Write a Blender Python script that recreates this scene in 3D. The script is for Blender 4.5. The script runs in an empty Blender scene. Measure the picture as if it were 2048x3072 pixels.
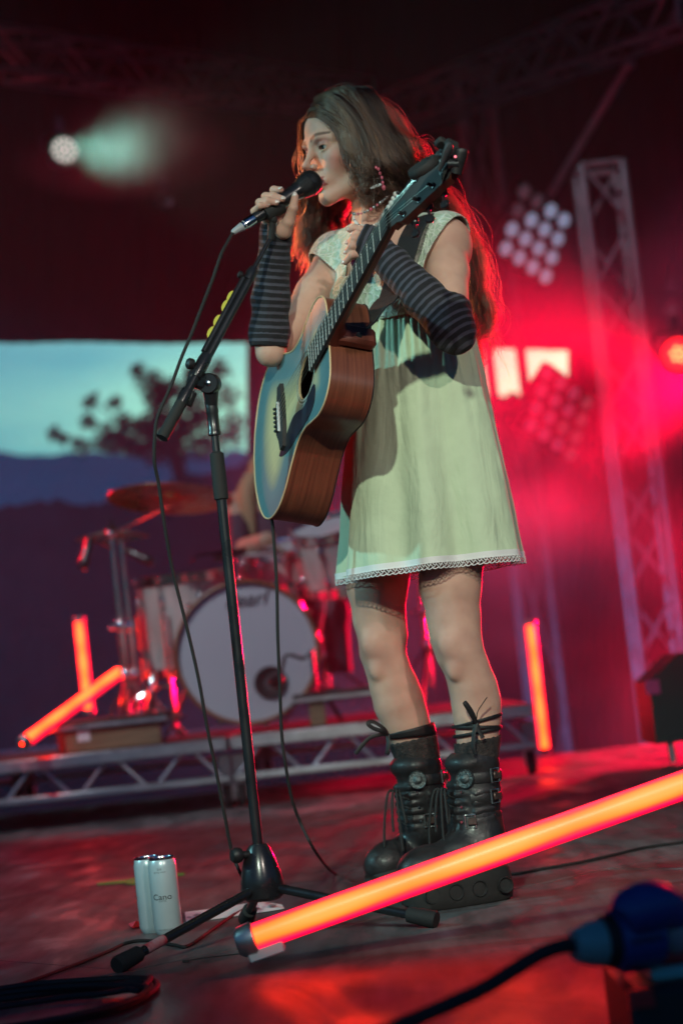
import bpy, bmesh, math, random
import numpy as np
from mathutils import Vector, Matrix, noise as mnoise
R = math.radians
random.seed(7); rng = np.random.default_rng(7)
sc = bpy.context.scene
COL = sc.collection

# ------------------------------------------------------------------ camera
H = 0.46; FPX = 5973.0; ROLL = R(6.3); PITCH = R(4.78)
cs, sn = math.cos(ROLL), math.sin(ROLL)
_f = Vector((0, math.cos(PITCH), math.sin(PITCH)))
_r0 = Vector((1, 0, 0)); _u0 = Vector((0, -math.sin(PITCH), math.cos(PITCH)))
_r = _r0*cs - _u0*sn; _u = _r0*sn + _u0*cs
cam_d = bpy.data.cameras.new('camera'); cam = bpy.data.objects.new('camera', cam_d); COL.objects.link(cam)
cam.matrix_world = Matrix(((_r.x, _u.x, -_f.x, 0), (_r.y, _u.y, -_f.y, 0), (_r.z, _u.z, -_f.z, H), (0, 0, 0, 1)))
cam_d.sensor_fit = 'VERTICAL'; cam_d.sensor_height = 36.0; cam_d.lens = FPX*36/3072
cam_d.clip_start = 0.05; cam_d.clip_end = 2000
cam_d.dof.use_dof = True; cam_d.dof.focus_distance = 3.72; cam_d.dof.aperture_fstop = 3.0
sc.camera = cam
CAM = Vector((0, 0, H))
def P(px, py, d):
    "point whose image is (px, py) in the 2048x3072 frame at world y = d"
    v = _f + _r*((px-1024)/FPX) - _u*((py-1536)/FPX)
    return CAM + v*(d/v.y)
def F(px, py, z=0.0):
    v = _f + _r*((px-1024)/FPX) - _u*((py-1536)/FPX)
    return CAM + v*((z-H)/v.z)

# ------------------------------------------------------------------ world (dusk sky)
w = bpy.data.worlds.new('World'); sc.world = w; w.use_nodes = True
nt = w.node_tree; bg = nt.nodes['Background']
sky = nt.nodes.new('ShaderNodeTexSky'); sky.sky_type = 'NISHITA'; sky.sun_disc = False
sky.sun_elevation = R(4); sky.sun_rotation = R(8); sky.air_density = 1.0; sky.dust_density = 2.0
hs = nt.nodes.new('ShaderNodeMix'); hs.data_type = 'RGBA'; hs.blend_type = 'MULTIPLY'; hs.inputs[0].default_value = 1
hs.inputs[7].default_value = (0.14, 0.76, 1.9, 1)
nt.links.new(sky.outputs[0], hs.inputs[6])
_tc = nt.nodes.new('ShaderNodeTexCoord'); _mp = nt.nodes.new('ShaderNodeMapping'); _mp.inputs['Scale'].default_value = (3, 3, 14); nt.links.new(_tc.outputs['Generated'], _mp.inputs[0])
_n = nt.nodes.new('ShaderNodeTexNoise'); _n.inputs['Scale'].default_value = 1.6; _n.inputs['Detail'].default_value = 6; nt.links.new(_mp.outputs[0], _n.inputs['Vector'])
_rp = nt.nodes.new('ShaderNodeValToRGB'); _rp.color_ramp.elements[0].position = .38; _rp.color_ramp.elements[1].position = .66
_rp.color_ramp.elements[0].color = (.75, .85, .95, 1); _rp.color_ramp.elements[1].color = (1.9, 1.35, 1.12, 1); nt.links.new(_n.outputs['Fac'], _rp.inputs[0])
_cl = nt.nodes.new('ShaderNodeMix'); _cl.data_type = 'RGBA'; _cl.blend_type = 'MULTIPLY'; _cl.inputs[0].default_value = 1
nt.links.new(hs.outputs[2], _cl.inputs[6]); nt.links.new(_rp.outputs[0], _cl.inputs[7]); nt.links.new(_cl.outputs[2], bg.inputs[0])
bg.inputs[1].default_value = 0.07
sc.view_settings.view_transform = 'Standard'; sc.view_settings.look = 'None'
sc.view_settings.exposure = 0; sc.view_settings.gamma = 1
cy = sc.cycles if hasattr(sc, 'cycles') else None
if cy:
    cy.use_denoising = True; cy.denoiser = 'OPENIMAGEDENOISE'
    cy.volume_step_rate = 4.0; cy.volume_max_steps = 48; cy.volume_bounces = 1
    cy.use_adaptive_sampling = True; cy.adaptive_threshold = .025; cy.adaptive_min_samples = 24
    cy.max_bounces = 6; cy.diffuse_bounces = 3; cy.glossy_bounces = 3; cy.transmission_bounces = 4; cy.transparent_max_bounces = 12
    cy.sample_clamp_indirect = 4.0; cy.caustics_reflective = False; cy.caustics_refractive = False

# ------------------------------------------------------------------ stage lamps (light only; unseen and without heads, except the green beam)
def spot(name, loc, to, power, color, size=40, blend=.4, rad=.06):
    L = bpy.data.lights.new(name, 'SPOT'); L.energy = power; L.color = color
    L.spot_size = R(size); L.spot_blend = blend; L.shadow_soft_size = rad
    o = bpy.data.objects.new(name, L); COL.objects.link(o)
    o.location = loc; o.rotation_euler = (Vector(to)-Vector(loc)).to_track_quat('-Z', 'Y').to_euler()
    return o
spot('front_lamp_left', (-.8, -2.0, 3.3), (.12, 4.05, .66), 900, (.84, 1, .80), 20, .85, .07)
spot('side_lamp_left', (-4.6, 3.2, 2.9), (.0, 4.05, 1.1), 440, (.36, .92, 1), 30, .5, .08)
spot('front_lamp_right', (2.2, -1.5, 3.3), (.2, 4.0, .66), 420, (1, .86, .74), 20, .85, .07)
spot('red_back_right', (3.4, 8.6, 2.6), (.3, 4.0, 1.2), 500, (1, .01, .02), 30, .5, .08)
spot('amber_back_left', (-3.2, 7.0, 3.0), (-.13, 4.2, 1.43), 900, (1, .30, .08), 6.5, .6, .05)
_s = P(2130, 1150, 11.7)
spot('red_smoke', _s, P(1600, 1230, 11.4), 1300, (1, .0, .035), 100, .9, .1)
spot('red_flood_rear', (2.6, 11.6, .7), (1.35, 9.2, .3), 3300, (1, .0, .04), 70, .9, .15)
spot('magenta_wash', (3.2, 10.0, 4.6), (.2, 13, -.2), 120, (1, .02, .25), 56, .8, .15)
spot('blue_wash', (-5.0, 8.8, 3.6), (-1.2, 12, .0), 3600, (.01, .34, .9), 56, .8, .15)
spot('drum_lamp', (-2.6, 4.8, 4.6), (-.6, 8.4, .7), 520, (.80, .92, 1), 34, .6, .1)
spot('drum_red', (-2.4, 10.2, 1.9), (-.8, 8.3, 1.1), 170, (1, .0, .02), 50, .6, .1)
spot('tower_lamp', (-1.0, 8.0, 6.4), P(1880, 760, 12.8), 420, (.85, .85, 1), 16, .6, .1)
spot('truss_red', (-3.3, 12.4, 4.4), P(500, 210, 15), 110, (1, .02, .04), 40, .6, .1)
_g = P(195, 450, 12.45); _h = P(560, 445, 10.6)
spot('green_beam', _g+(_h-_g).normalized()*.3, _h, 300, (.35, 1, .8), 26, .6, .12)


# ------------------------------------------------------------------ helpers
def tag(o, label=None, cat=None, group=None, kind=None):
    if label: o['label'] = label
    if cat: o['category'] = cat
    if group: o['group'] = group
    if kind: o['kind'] = kind
    return o
def empty(name, loc=(0, 0, 0), label=None, cat=None, group=None, kind=None, rot=None):
    o = bpy.data.objects.new(name, None); COL.objects.link(o); o.location = loc
    if rot: o.rotation_euler = rot
    o.empty_display_size = .05
    return tag(o, label, cat, group, kind)
def link(name, me, mats, parent=None):
    o = bpy.data.objects.new(name, me); COL.objects.link(o)
    if mats is not None:
        for m in (mats if isinstance(mats, (list, tuple)) else [mats]): me.materials.append(m)
    if parent:
        o.parent = parent
        o.matrix_parent_inverse = parent_world(parent).inverted()
    return o
def parent_world(p):
    if p.parent: return Matrix.Identity(4)
    return Matrix.Translation(p.location) @ p.rotation_euler.to_matrix().to_4x4()
def copy_tree(o, parent=None):
    c = o.copy(); COL.objects.link(c)
    if parent: c.parent = parent
    for ch in list(o.children): copy_tree(ch, c)
    return c
class MB:
    def __init__(s): s.v = []; s.f = []; s.m = []
    def add(s, vs, fs, mi=0):
        n = len(s.v); s.v += [tuple(v) for v in vs]; s.f += [tuple(i+n for i in f) for f in fs]; s.m += [mi]*len(fs); return s
    def box(s, c, size, rot=None, bev=0.0, mi=0):
        hx, hy, hz = size[0]/2, size[1]/2, size[2]/2
        b = min(bev, hx*.9, hy*.9, hz*.9)
        M = rot if rot is not None else Matrix.Identity(3)
        if b <= 0:
            vs = [Vector((x, y, z)) for x in (-hx, hx) for y in (-hy, hy) for z in (-hz, hz)]
            fs = [(0, 1, 3, 2), (4, 6, 7, 5), (0, 4, 5, 1), (2, 3, 7, 6), (0, 2, 6, 4), (1, 5, 7, 3)]
        else:
            vs = []; idx = {}
            for sx in (-1, 1):
                for sy in (-1, 1):
                    for sz in (-1, 1):
                        for ax in range(3):
                            p = [sx*(hx-b), sy*(hy-b), sz*(hz-b)]
                            p[ax] = (sx*hx, sy*hy, sz*hz)[ax]
                            idx[(sx, sy, sz, ax)] = len(vs); vs.append(Vector(p))
            fs = []
            for ax in range(3):
                a, c2 = [(1, 2), (2, 0), (0, 1)][ax]
                for sg in (-1, 1):
                    q = []
                    for (i, j) in ((-1, -1), (1, -1), (1, 1), (-1, 1)):
                        k = [0, 0, 0]; k[ax] = sg; k[a] = i; k[c2] = j; q.append(idx[(k[0], k[1], k[2], ax)])
                    fs.append(q if sg > 0 else q[::-1])
                for i in (-1, 1):
                    for j in (-1, 1):
                        k1 = [0, 0, 0]; k1[a] = i; k1[c2] = j; k1[ax] = -1; k2 = list(k1); k2[ax] = 1
                        q = [idx[(*k1, a)], idx[(*k2, a)], idx[(*k2, c2)], idx[(*k1, c2)]]
                        fs.append(q if i*j < 0 else q[::-1])
            for sx in (-1, 1):
                for sy in (-1, 1):
                    for sz in (-1, 1):
                        q = [idx[(sx, sy, sz, k)] for k in range(3)]
                        fs.append(q if sx*sy*sz > 0 else q[::-1])
        c = Vector(c); s.add([M @ v + c for v in vs], fs, mi); return s
    def tube(s, pts, rad, n=10, caps=True, mi=0, closed=False, flat=None, up=None):
        "sweep a circle (or ellipse: flat=(a,b) multipliers) along points with parallel transport"
        pts = [Vector(p) for p in pts]; k = len(pts)
        rads = rad if isinstance(rad, (list, tuple)) else [rad]*k
        T = []
        for i in range(k):
            a = pts[(i-1) % k] if (closed or i > 0) else pts[i]; b = pts[(i+1) % k] if (closed or i < k-1) else pts[i]
            t = (b-a); T.append(t.normalized() if t.length > 1e-9 else Vector((0, 0, 1)))
        N = Vector(up) if up else (Vector((0, 0, 1)) if abs(T[0].z) < .9 else Vector((1, 0, 0)))
        N = (N - T[0]*N.dot(T[0])).normalized(); vs = []; fs = []
        fa, fb = flat or (1, 1)
        for i in range(k):
            if i: N = (N - T[i]*N.dot(T[i])).normalized()
            B = T[i].cross(N)
            for j in range(n):
                a = 2*math.pi*j/n; vs.append(pts[i] + N*(math.cos(a)*rads[i]*fa) + B*(math.sin(a)*rads[i]*fb))
        for i in range(k if closed else k-1):
            i2 = (i+1) % k
            for j in range(n):
                j2 = (j+1) % n; fs.append((i*n+j, i*n+j2, i2*n+j2, i2*n+j))
        if caps and not closed:
            fs.append(tuple(range(n-1, -1, -1))); fs.append(tuple((k-1)*n+j for j in range(n)))
        return s.add(vs, fs, mi)
    def lathe(s, prof, o=(0, 0, 0), axis=(0, 0, 1), n=24, mi=0, ang=None):
        "prof: list of (r, h) along axis from o"
        o = Vector(o); A = Vector(axis).normalized(); X = A.orthogonal().normalized(); Y = A.cross(X); vs = []; fs = []
        for (r, h) in prof:
            for j in range(n):
                a = 2*math.pi*j/n; vs.append(o + A*h + (X*math.cos(a)+Y*math.sin(a))*max(r, 1e-5))
        for i in range(len(prof)-1):
            for j in range(n):
                j2 = (j+1) % n; fs.append((i*n+j, i*n+j2, (i+1)*n+j2, (i+1)*n+j))
        return s.add(vs, fs, mi)
    def sphere(s, c, r, n=10, mi=0, sc3=(1, 1, 1)):
        c = Vector(c); prof = [(math.sin(math.pi*i/n)*r, -math.cos(math.pi*i/n)*r) for i in range(n+1)]
        k = len(s.v); s.lathe(prof, (0, 0, 0), (0, 0, 1), n*2, mi)
        for i in range(k, len(s.v)):
            v = s.v[i]; s.v[i] = (v[0]*sc3[0]+c.x, v[1]*sc3[1]+c.y, v[2]*sc3[2]+c.z)
        return s
    def build(s, name, mats, parent=None, smooth=True, auto=40):
        me = bpy.data.meshes.new(name); me.from_pydata(s.v, [], s.f)
        if any(s.m): me.polygons.foreach_set('material_index', s.m)
        if smooth:
            me.shade_smooth()
            if auto: me.set_sharp_from_angle(angle=R(auto))
        me.update()
        return link(name, me, mats, parent)
def smooth_path(pts, n=8):
    "Catmull-Rom through points"
    pts = [Vector(p) for p in pts]; out = []
    q = [pts[0]*2-pts[1]] + pts + [pts[-1]*2-pts[-2]]
    for i in range(1, len(q)-2):
        p0, p1, p2, p3 = q[i-1:i+3]
        for k in range(n):
            t = k/n; out.append(.5*((2*p1)+(p2-p0)*t+(2*p0-5*p1+4*p2-p3)*t*t+(3*p1-p0-3*p2+p3)*t**3))
    out.append(pts[-1]); return out
def frame(z, x=None):
    "rotation matrix whose z column is z and x column near x"
    z = Vector(z).normalized(); x = Vector(x) if x is not None else z.orthogonal()
    x = (x - z*x.dot(z)).normalized(); y = z.cross(x)
    return Matrix(((x.x, y.x, z.x), (x.y, y.y, z.y), (x.z, y.z, z.z)))

# ------------------------------------------------------------------ materials
def mat(name, col=(.5, .5, .5), rough=.5, metal=0.0, bump=0, bscale=60, var=0, vscale=8, emit=None, estr=0, col2=None,
        sheen=0, coat=0, stretch=None, sss=0, alpha=None, rvar=0, spec=.5, coord='Object'):
    m = bpy.data.materials.new(name); m.use_nodes = True; t = m.node_tree; N = t.nodes; L = t.links; b = N['Principled BSDF']
    b.inputs['Base Color'].default_value = (*col, 1); b.inputs['Roughness'].default_value = rough; b.inputs['Metallic'].default_value = metal
    b.inputs['Specular IOR Level'].default_value = spec
    if sheen: b.inputs['Sheen Weight'].default_value = sheen
    if coat: b.inputs['Coat Weight'].default_value = coat; b.inputs['Coat Roughness'].default_value = .15
    if sss: b.inputs['Subsurface Weight'].default_value = sss; b.inputs['Subsurface Radius'].default_value = (.012, .005, .003); b.inputs['Subsurface Scale'].default_value = 1
    if emit: b.inputs['Emission Color'].default_value = (*emit, 1); b.inputs['Emission Strength'].default_value = estr
    tc = N.new('ShaderNodeTexCoord'); mp = N.new('ShaderNodeMapping'); L.new(tc.outputs[coord], mp.inputs[0])
    if stretch: mp.inputs['Scale'].default_value = stretch
    def nz(s_, det=4):
        n = N.new('ShaderNodeTexNoise'); n.inputs['Scale'].default_value = s_; n.inputs['Detail'].default_value = det; L.new(mp.outputs[0], n.inputs['Vector']); return n
    if var or col2:
        n = nz(vscale); r = N.new('ShaderNodeValToRGB'); L.new(n.outputs['Fac'], r.inputs[0])
        c2 = col2 or tuple(max(0, c*(1-var)) for c in col)
        r.color_ramp.elements[0].position = .35; r.color_ramp.elements[1].position = .68
        r.color_ramp.elements[0].color = (*c2, 1); r.color_ramp.elements[1].color = (*col, 1); L.new(r.outputs[0], b.inputs['Base Color'])
    if rvar:
        n = nz(vscale*1.7); r = N.new('ShaderNodeMapRange'); r.inputs['From Min'].default_value = .3; r.inputs['From Max'].default_value = .7
        r.inputs['To Min'].default_value = max(0.02, rough-rvar); r.inputs['To Max'].default_value = min(1, rough+rvar)
        L.new(n.outputs['Fac'], r.inputs['Value']); L.new(r.outputs[0], b.inputs['Roughness'])
    if bump:
        n = nz(bscale); bp = N.new('ShaderNodeBump'); bp.inputs['Strength'].default_value = bump; bp.inputs['Distance'].default_value = .004
        L.new(n.outputs['Fac'], bp.inputs['Height']); L.new(bp.outputs[0], b.inputs['Normal'])
    return m
M = {}
M['black_metal'] = mat('black_metal', (.012, .012, .014), .32, .0, coat=.3, bump=.05, rvar=.1)
M['black_plastic'] = mat('black_plastic', (.012, .012, .013), .5, bump=.1, bscale=300)
M['black_rubber'] = mat('black_rubber', (.015, .015, .015), .75, bump=.15, bscale=200)
M['chrome'] = mat('chrome', (.75, .76, .78), .16, 1)
M['alu'] = mat('aluminium', (.55, .55, .57), .38, .9, var=.25, vscale=12, rvar=.1)
M['alu_paint'] = mat('dull_aluminium', (.32, .32, .34), .5, .5, var=.3, vscale=9)
M['white'] = mat('white_plastic', (.7, .72, .72), .4)
M['drape'] = mat('black_drape', (.006, .0055, .0065), .95, bump=.2, bscale=40, sheen=0, var=.3, vscale=1)

def text_mesh(body, size, depth=0.0, extr=0.0, align='CENTER', shear=0):
    c = bpy.data.curves.new('lettering', 'FONT'); c.body = body; c.size = size; c.align_x = align; c.align_y = 'CENTER'
    c.extrude = extr; c.resolution_u = 3; c.shear = shear
    o = bpy.data.objects.new('lettering', c); COL.objects.link(o)
    dg = bpy.context.evaluated_depsgraph_get(); me = bpy.data.meshes.new_from_object(o.evaluated_get(dg))
    bpy.data.objects.remove(o); return me

# ------------------------------------------------------------------ implicit surfaces (smooth unions, meshed by surface nets)
class SDF:
    def __init__(s, xs, ys, zs):
        s.xs, s.ys, s.zs = [np.asarray(a, np.float32) for a in (xs, ys, zs)]
        s.f = np.full((len(xs), len(ys), len(zs)), .05, np.float32)
    def region(s, lo, hi):
        out = []
        for a, l, h in zip((s.xs, s.ys, s.zs), lo, hi):
            i = int(np.searchsorted(a, l)); j = int(np.searchsorted(a, h)); out.append((max(0, i-1), min(len(a), j+1)))
        return out
    def apply(s, fn, lo, hi, k, op='add'):
        (a, b), (c, d), (e, g) = s.region([v-k-.012 for v in lo], [v+k+.012 for v in hi])
        if a >= b or c >= d or e >= g: return s
        X = s.xs[a:b, None, None]; Y = s.ys[None, c:d, None]; Z = s.zs[None, None, e:g]
        v = fn(X, Y, Z).astype(np.float32); f = s.f[a:b, c:d, e:g]
        if op == 'add':
            h = np.maximum(k-np.abs(f-v), 0)/k if k > 0 else 0
            f[...] = np.minimum(f, v) - h*h*k*.25
        elif op == 'sub':
            v = -v; h = np.maximum(k-np.abs(f-v), 0)/k if k > 0 else 0
            f[...] = np.maximum(f, v) + h*h*k*.25
        return s
    def cone(s, p, q, r1, r2=None, k=.01, op='add', sq=None):
        r2 = r1 if r2 is None else r2; p = Vector(p); q = Vector(q); r = max(r1, r2)
        d = q-p; L2 = max(d.length_squared, 1e-10)
        def fn(X, Y, Z):
            t = np.clip(((X-p.x)*d.x+(Y-p.y)*d.y+(Z-p.z)*d.z)/L2, 0, 1)
            return np.sqrt((X-p.x-t*d.x)**2+(Y-p.y-t*d.y)**2+(Z-p.z-t*d.z)**2)-(r1+(r2-r1)*t)
        return s.apply(fn, [min(p[i], q[i])-r for i in range(3)], [max(p[i], q[i])+r for i in range(3)], k, op)
    def chain(s, pts, rads, k=.01, op='add'):
        for i in range(len(pts)-1): s.cone(pts[i], pts[i+1], rads[i], rads[i+1], k, op)
        return s
    def ell(s, c, r, M3=None, k=.01, op='add'):
        c = Vector(c); r = Vector(r); M3 = M3 or Matrix.Identity(3); rm = max(r)
        A = [[M3[j][i] for j in range(3)] for i in range(3)]  # rows = local axes
        def fn(X, Y, Z):
            x, y, z = X-c.x, Y-c.y, Z-c.z
            u = (x*A[0][0]+y*A[0][1]+z*A[0][2]); v = (x*A[1][0]+y*A[1][1]+z*A[1][2]); w_ = (x*A[2][0]+y*A[2][1]+z*A[2][2])
            k0 = np.sqrt((u/r.x)**2+(v/r.y)**2+(w_/r.z)**2)
            k1 = np.sqrt((u/r.x**2)**2+(v/r.y**2)**2+(w_/r.z**2)**2)+1e-9
            return k0*(k0-1)/k1
        return s.apply(fn, [c[i]-rm for i in range(3)], [c[i]+rm for i in range(3)], k, op)
    def boxp(s, c, hs_, M3=None, rr=.004, k=.004, op='add'):
        c = Vector(c); M3 = M3 or Matrix.Identity(3); rm = Vector(hs_).length
        A = [[M3[j][i] for j in range(3)] for i in range(3)]
        def fn(X, Y, Z):
            x, y, z = X-c.x, Y-c.y, Z-c.z; q = []
            for i in range(3): q.append(np.abs(x*A[i][0]+y*A[i][1]+z*A[i][2])-(hs_[i]-rr))
            o = np.sqrt(sum(np.maximum(a, 0)**2 for a in q)); ins = np.minimum(np.maximum(np.maximum(q[0], q[1]), q[2]), 0)
            return o+ins-rr
        return s.apply(fn, [c[i]-rm for i in range(3)], [c[i]+rm for i in range(3)], k, op)
    def mesh(s):
        f = s.f; ins = f < 0
        cnt = np.zeros(tuple(n-1 for n in f.shape), np.uint8)
        for i in (0, 1):
            for j in (0, 1):
                for k in (0, 1): cnt += ins[i:ins.shape[0]-1+i, j:ins.shape[1]-1+j, k:ins.shape[2]-1+k]
        act = (cnt > 0) & (cnt < 8); I, J, K = np.nonzero(act); n = len(I)
        idm = np.full(act.shape, -1, np.int32); idm[I, J, K] = np.arange(n)
        acc = np.zeros((n, 3)); c = np.zeros(n)
        C = [(i, j, k) for i in (0, 1) for j in (0, 1) for k in (0, 1)]
        for a in range(8):
            for b in range(a+1, 8):
                if sum(abs(C[a][t]-C[b][t]) for t in range(3)) != 1: continue
                fa = f[I+C[a][0], J+C[a][1], K+C[a][2]]; fb = f[I+C[b][0], J+C[b][1], K+C[b][2]]
                m = (fa < 0) != (fb < 0); t = np.where(m, fa/np.where(m, fa-fb, 1), 0)
                p = np.stack([C[a][x]+(C[b][x]-C[a][x])*t for x in range(3)], 1); acc[m] += p[m]; c[m] += 1
        acc /= c[:, None]
        V = np.stack([s.xs[I]+(s.xs[I+1]-s.xs[I])*acc[:, 0], s.ys[J]+(s.ys[J+1]-s.ys[J])*acc[:, 1], s.zs[K]+(s.zs[K+1]-s.zs[K])*acc[:, 2]], 1)
        Q = []
        for ax in range(3):
            sl0 = [slice(1, -1)]*3; sl0[ax] = slice(0, -1); sl1 = list(sl0); sl1[ax] = slice(1, None)
            A = ins[tuple(sl0)]; B = ins[tuple(sl1)]
            for (m, flip) in ((A & ~B, False), (~A & B, True)):
                g = list(np.nonzero(m)); 
                for x in range(3):
                    if x != ax: g[x] = g[x]+1
                u, v = (ax+1) % 3, (ax+2) % 3
                def cid(du, dv):
                    q = [a.copy() for a in g]; q[u] -= du; q[v] -= dv; return idm[q[0], q[1], q[2]]
                q = np.stack([cid(1, 1), cid(0, 1), cid(0, 0), cid(1, 0)], 1)
                Q.append(q[:, ::-1] if flip else q)
        return V, np.concatenate(Q)
def np_mesh(name, V, Q, mats, parent=None, smooth_it=1, keep=None):
    if smooth_it:
        E = np.concatenate([Q[:, [0, 1]], Q[:, [1, 2]], Q[:, [2, 3]], Q[:, [3, 0]]]); n = len(V)
        deg = np.bincount(E.ravel(), minlength=n)[:, None]
        for it in range(smooth_it):
            for lam in (.5, -.52):
                s_ = np.zeros_like(V)
                for x in range(3): s_[:, x] = np.bincount(E[:, 0], V[E[:, 1], x], n)+np.bincount(E[:, 1], V[E[:, 0], x], n)
                V = V+lam*(s_/np.maximum(deg, 1)-V)
    if keep is not None:
        kv = keep(V); Q = Q[kv[Q].all(1)]; used = np.zeros(len(V), bool); used[Q.ravel()] = True
        rm = np.cumsum(used)-1; V = V[used]; Q = rm[Q]
        E = np.sort(np.concatenate([Q[:, [0, 1]], Q[:, [1, 2]], Q[:, [2, 3]], Q[:, [3, 0]]]), axis=1); key = E[:, 0].astype(np.int64)*len(V)+E[:, 1]
        uq, ct = np.unique(key, return_counts=True); be = uq[ct == 1]; b0, b1 = be//len(V), be % len(V); n = len(V)
        deg = np.bincount(b0, minlength=n)+np.bincount(b1, minlength=n); m_ = deg > 0
        for it in range(14):
            s_ = np.zeros_like(V)
            for x in range(3): s_[:, x] = np.bincount(b0, V[b1, x], n)+np.bincount(b1, V[b0, x], n)
            V[m_] = .5*V[m_]+.5*(s_[m_]/deg[m_][:, None])
    me = bpy.data.meshes.new(name); me.vertices.add(len(V)); me.vertices.foreach_set('co', V.astype(np.float32).ravel())
    me.loops.add(len(Q)*4); me.loops.foreach_set('vertex_index', Q.astype(np.int32).ravel())
    me.polygons.add(len(Q)); me.polygons.foreach_set('loop_start', np.arange(0, len(Q)*4, 4, dtype=np.int32))
    try: me.polygons.foreach_set('loop_total', np.full(len(Q), 4, np.int32))
    except Exception: pass
    me.update(calc_edges=True); me.validate(); me.shade_smooth()
    return link(name, me, mats, parent), V
def arr(a, b, st): return np.arange(a, b+st, st)

# ================================================================== SETTING
def ramp(N, stops):
    r = N.new('ShaderNodeValToRGB'); e = r.color_ramp.elements
    while len(e) < len(stops): e.new(.5)
    for i, (p, c) in enumerate(stops): e[i].position = p; e[i].color = (*c, 1) if len(c) == 3 else c
    return r
def floor_material():
    m = bpy.data.materials.new('stage_ply'); m.use_nodes = True; t = m.node_tree; N = t.nodes; L = t.links; b = N['Principled BSDF']
    tc = N.new('ShaderNodeTexCoord')
    def nz(sc_, det, stretch=(1, 1, 1), rot=0, dist=0):
        mp = N.new('ShaderNodeMapping'); mp.inputs['Scale'].default_value = stretch; mp.inputs['Rotation'].default_value = (0, 0, rot)
        L.new(tc.outputs['Object'], mp.inputs[0]); n = N.new('ShaderNodeTexNoise'); n.inputs['Scale'].default_value = sc_
        n.inputs['Detail'].default_value = det; n.inputs['Distortion'].default_value = dist; L.new(mp.outputs[0], n.inputs['Vector']); return n
    big = nz(1.3, 5, dist=.6); grain = nz(22, 6, (1, .12, 1), R(40)); spk = nz(60, 3)
    scuff = nz(5, 6, (1, .35, 1), R(-20), 1.2)
    r1 = ramp(N, [(.3, (.060, .057, .060)), (.55, (.115, .110, .114)), (.75, (.19, .184, .186))]); L.new(big.outputs['Fac'], r1.inputs[0])
    r2 = ramp(N, [(.35, (.55, .55, .55)), (.7, (1.22, 1.2, 1.18))]); L.new(grain.outputs['Fac'], r2.inputs[0])
    r3 = ramp(N, [(.42, (.6, .6, .6)), (.5, (1, 1, 1)), (.72, (1.5, 1.48, 1.46))]); L.new(scuff.outputs['Fac'], r3.inputs[0])
    mx = N.new('ShaderNodeMix'); mx.data_type = 'RGBA'; mx.blend_type = 'MULTIPLY'; mx.inputs[0].default_value = 1
    L.new(r1.outputs[0], mx.inputs[6]); L.new(r2.outputs[0], mx.inputs[7])
    m2 = N.new('ShaderNodeMix'); m2.data_type = 'RGBA'; m2.blend_type = 'MULTIPLY'; m2.inputs[0].default_value = .8
    L.new(mx.outputs[2], m2.inputs[6]); L.new(r3.outputs[0], m2.inputs[7]); L.new(m2.outputs[2], b.inputs['Base Color'])
    rr = N.new('ShaderNodeMapRange'); rr.inputs['From Min'].default_value = .35; rr.inputs['From Max'].default_value = .65
    rr.inputs['To Min'].default_value = .36; rr.inputs['To Max'].default_value = .78; L.new(scuff.outputs['Fac'], rr.inputs['Value']); L.new(rr.outputs[0], b.inputs['Roughness'])
    bp = N.new('ShaderNodeBump'); bp.inputs['Strength'].default_value = .14; bp.inputs['Distance'].default_value = .003
    ad = N.new('ShaderNodeMath'); ad.operation = 'ADD'; L.new(scuff.outputs['Fac'], ad.inputs[0]); L.new(grain.outputs['Fac'], ad.inputs[1])
    L.new(ad.outputs[0], bp.inputs['Height']); L.new(bp.outputs[0], b.inputs['Normal'])
    return m
M['floor'] = floor_material()
M['seam'] = mat('seam_dark', (.01, .01, .01), .9)
SX0, SX1, SY0, SY1 = -4.6, 4.6, 1.5, 9.5
stage = empty('stage_floor', (0, 5.5, 0), kind='structure'); stage['label'] = 'scuffed dark plywood stage floor laid in diagonal panels'
MB().box((0, (SY0+SY1)/2, -.62), (SX1-SX0, SY1-SY0, 1.19)).build('stage_platform', M['seam'], stage, smooth=False)
def clip(poly, ax, lim, sg):
    out = []
    for i in range(len(poly)):
        a, b = poly[i], poly[(i+1) % len(poly)]; ia = sg*(a[ax]-lim) >= 0; ib = sg*(b[ax]-lim) >= 0
        if ia: out.append(a)
        if ia != ib:
            t = (lim-a[ax])/(b[ax]-a[ax]); out.append((a[0]+(b[0]-a[0])*t, a[1]+(b[1]-a[1])*t))
    return out
cr = F(1827, 2605); th = R(-50); ux, uy = math.cos(th), math.sin(th)
for i in range(-7, 8):
    for j in range(-10, 11):
        off = (j % 2)*.0
        a0, b0 = i*2.44+off, j*1.22; g = .0022
        q = [(a0+g, b0+g), (a0+2.44-g, b0+g), (a0+2.44-g, b0+1.22-g), (a0+g, b0+1.22-g)]
        q = [(cr.x+a*ux-b*uy, cr.y+a*uy+b*ux) for a, b in q]
        for ax, lim, sg in ((0, SX0, 1), (0, SX1, -1), (1, SY0, 1), (1, SY1, -1)):
            if q: q = clip(q, ax, lim, sg)
        if len(q) < 3: continue
        z = random.uniform(-.0012, .0008); n = len(q)
        cx = sum(p[0] for p in q)/n; cyy = sum(p[1] for p in q)/n
        ins_ = [((p[0]-cx)*.9985+cx, (p[1]-cyy)*.9985+cyy) for p in q]
        vs = [(x, y, z) for x, y in ins_]+[(x, y, z-.002) for x, y in q]+[(x, y, z-.02) for x, y in q]
        fs = [tuple(range(n))]+[(k, k+n, (k+1) % n+n, (k+1) % n) for k in range(n)]+[(k+n, k+2*n, (k+1) % n+2*n, (k+1) % n+n) for k in range(n)]
        MB().add(vs, fs).build('panel', M['floor'], stage, smooth=False)
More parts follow.
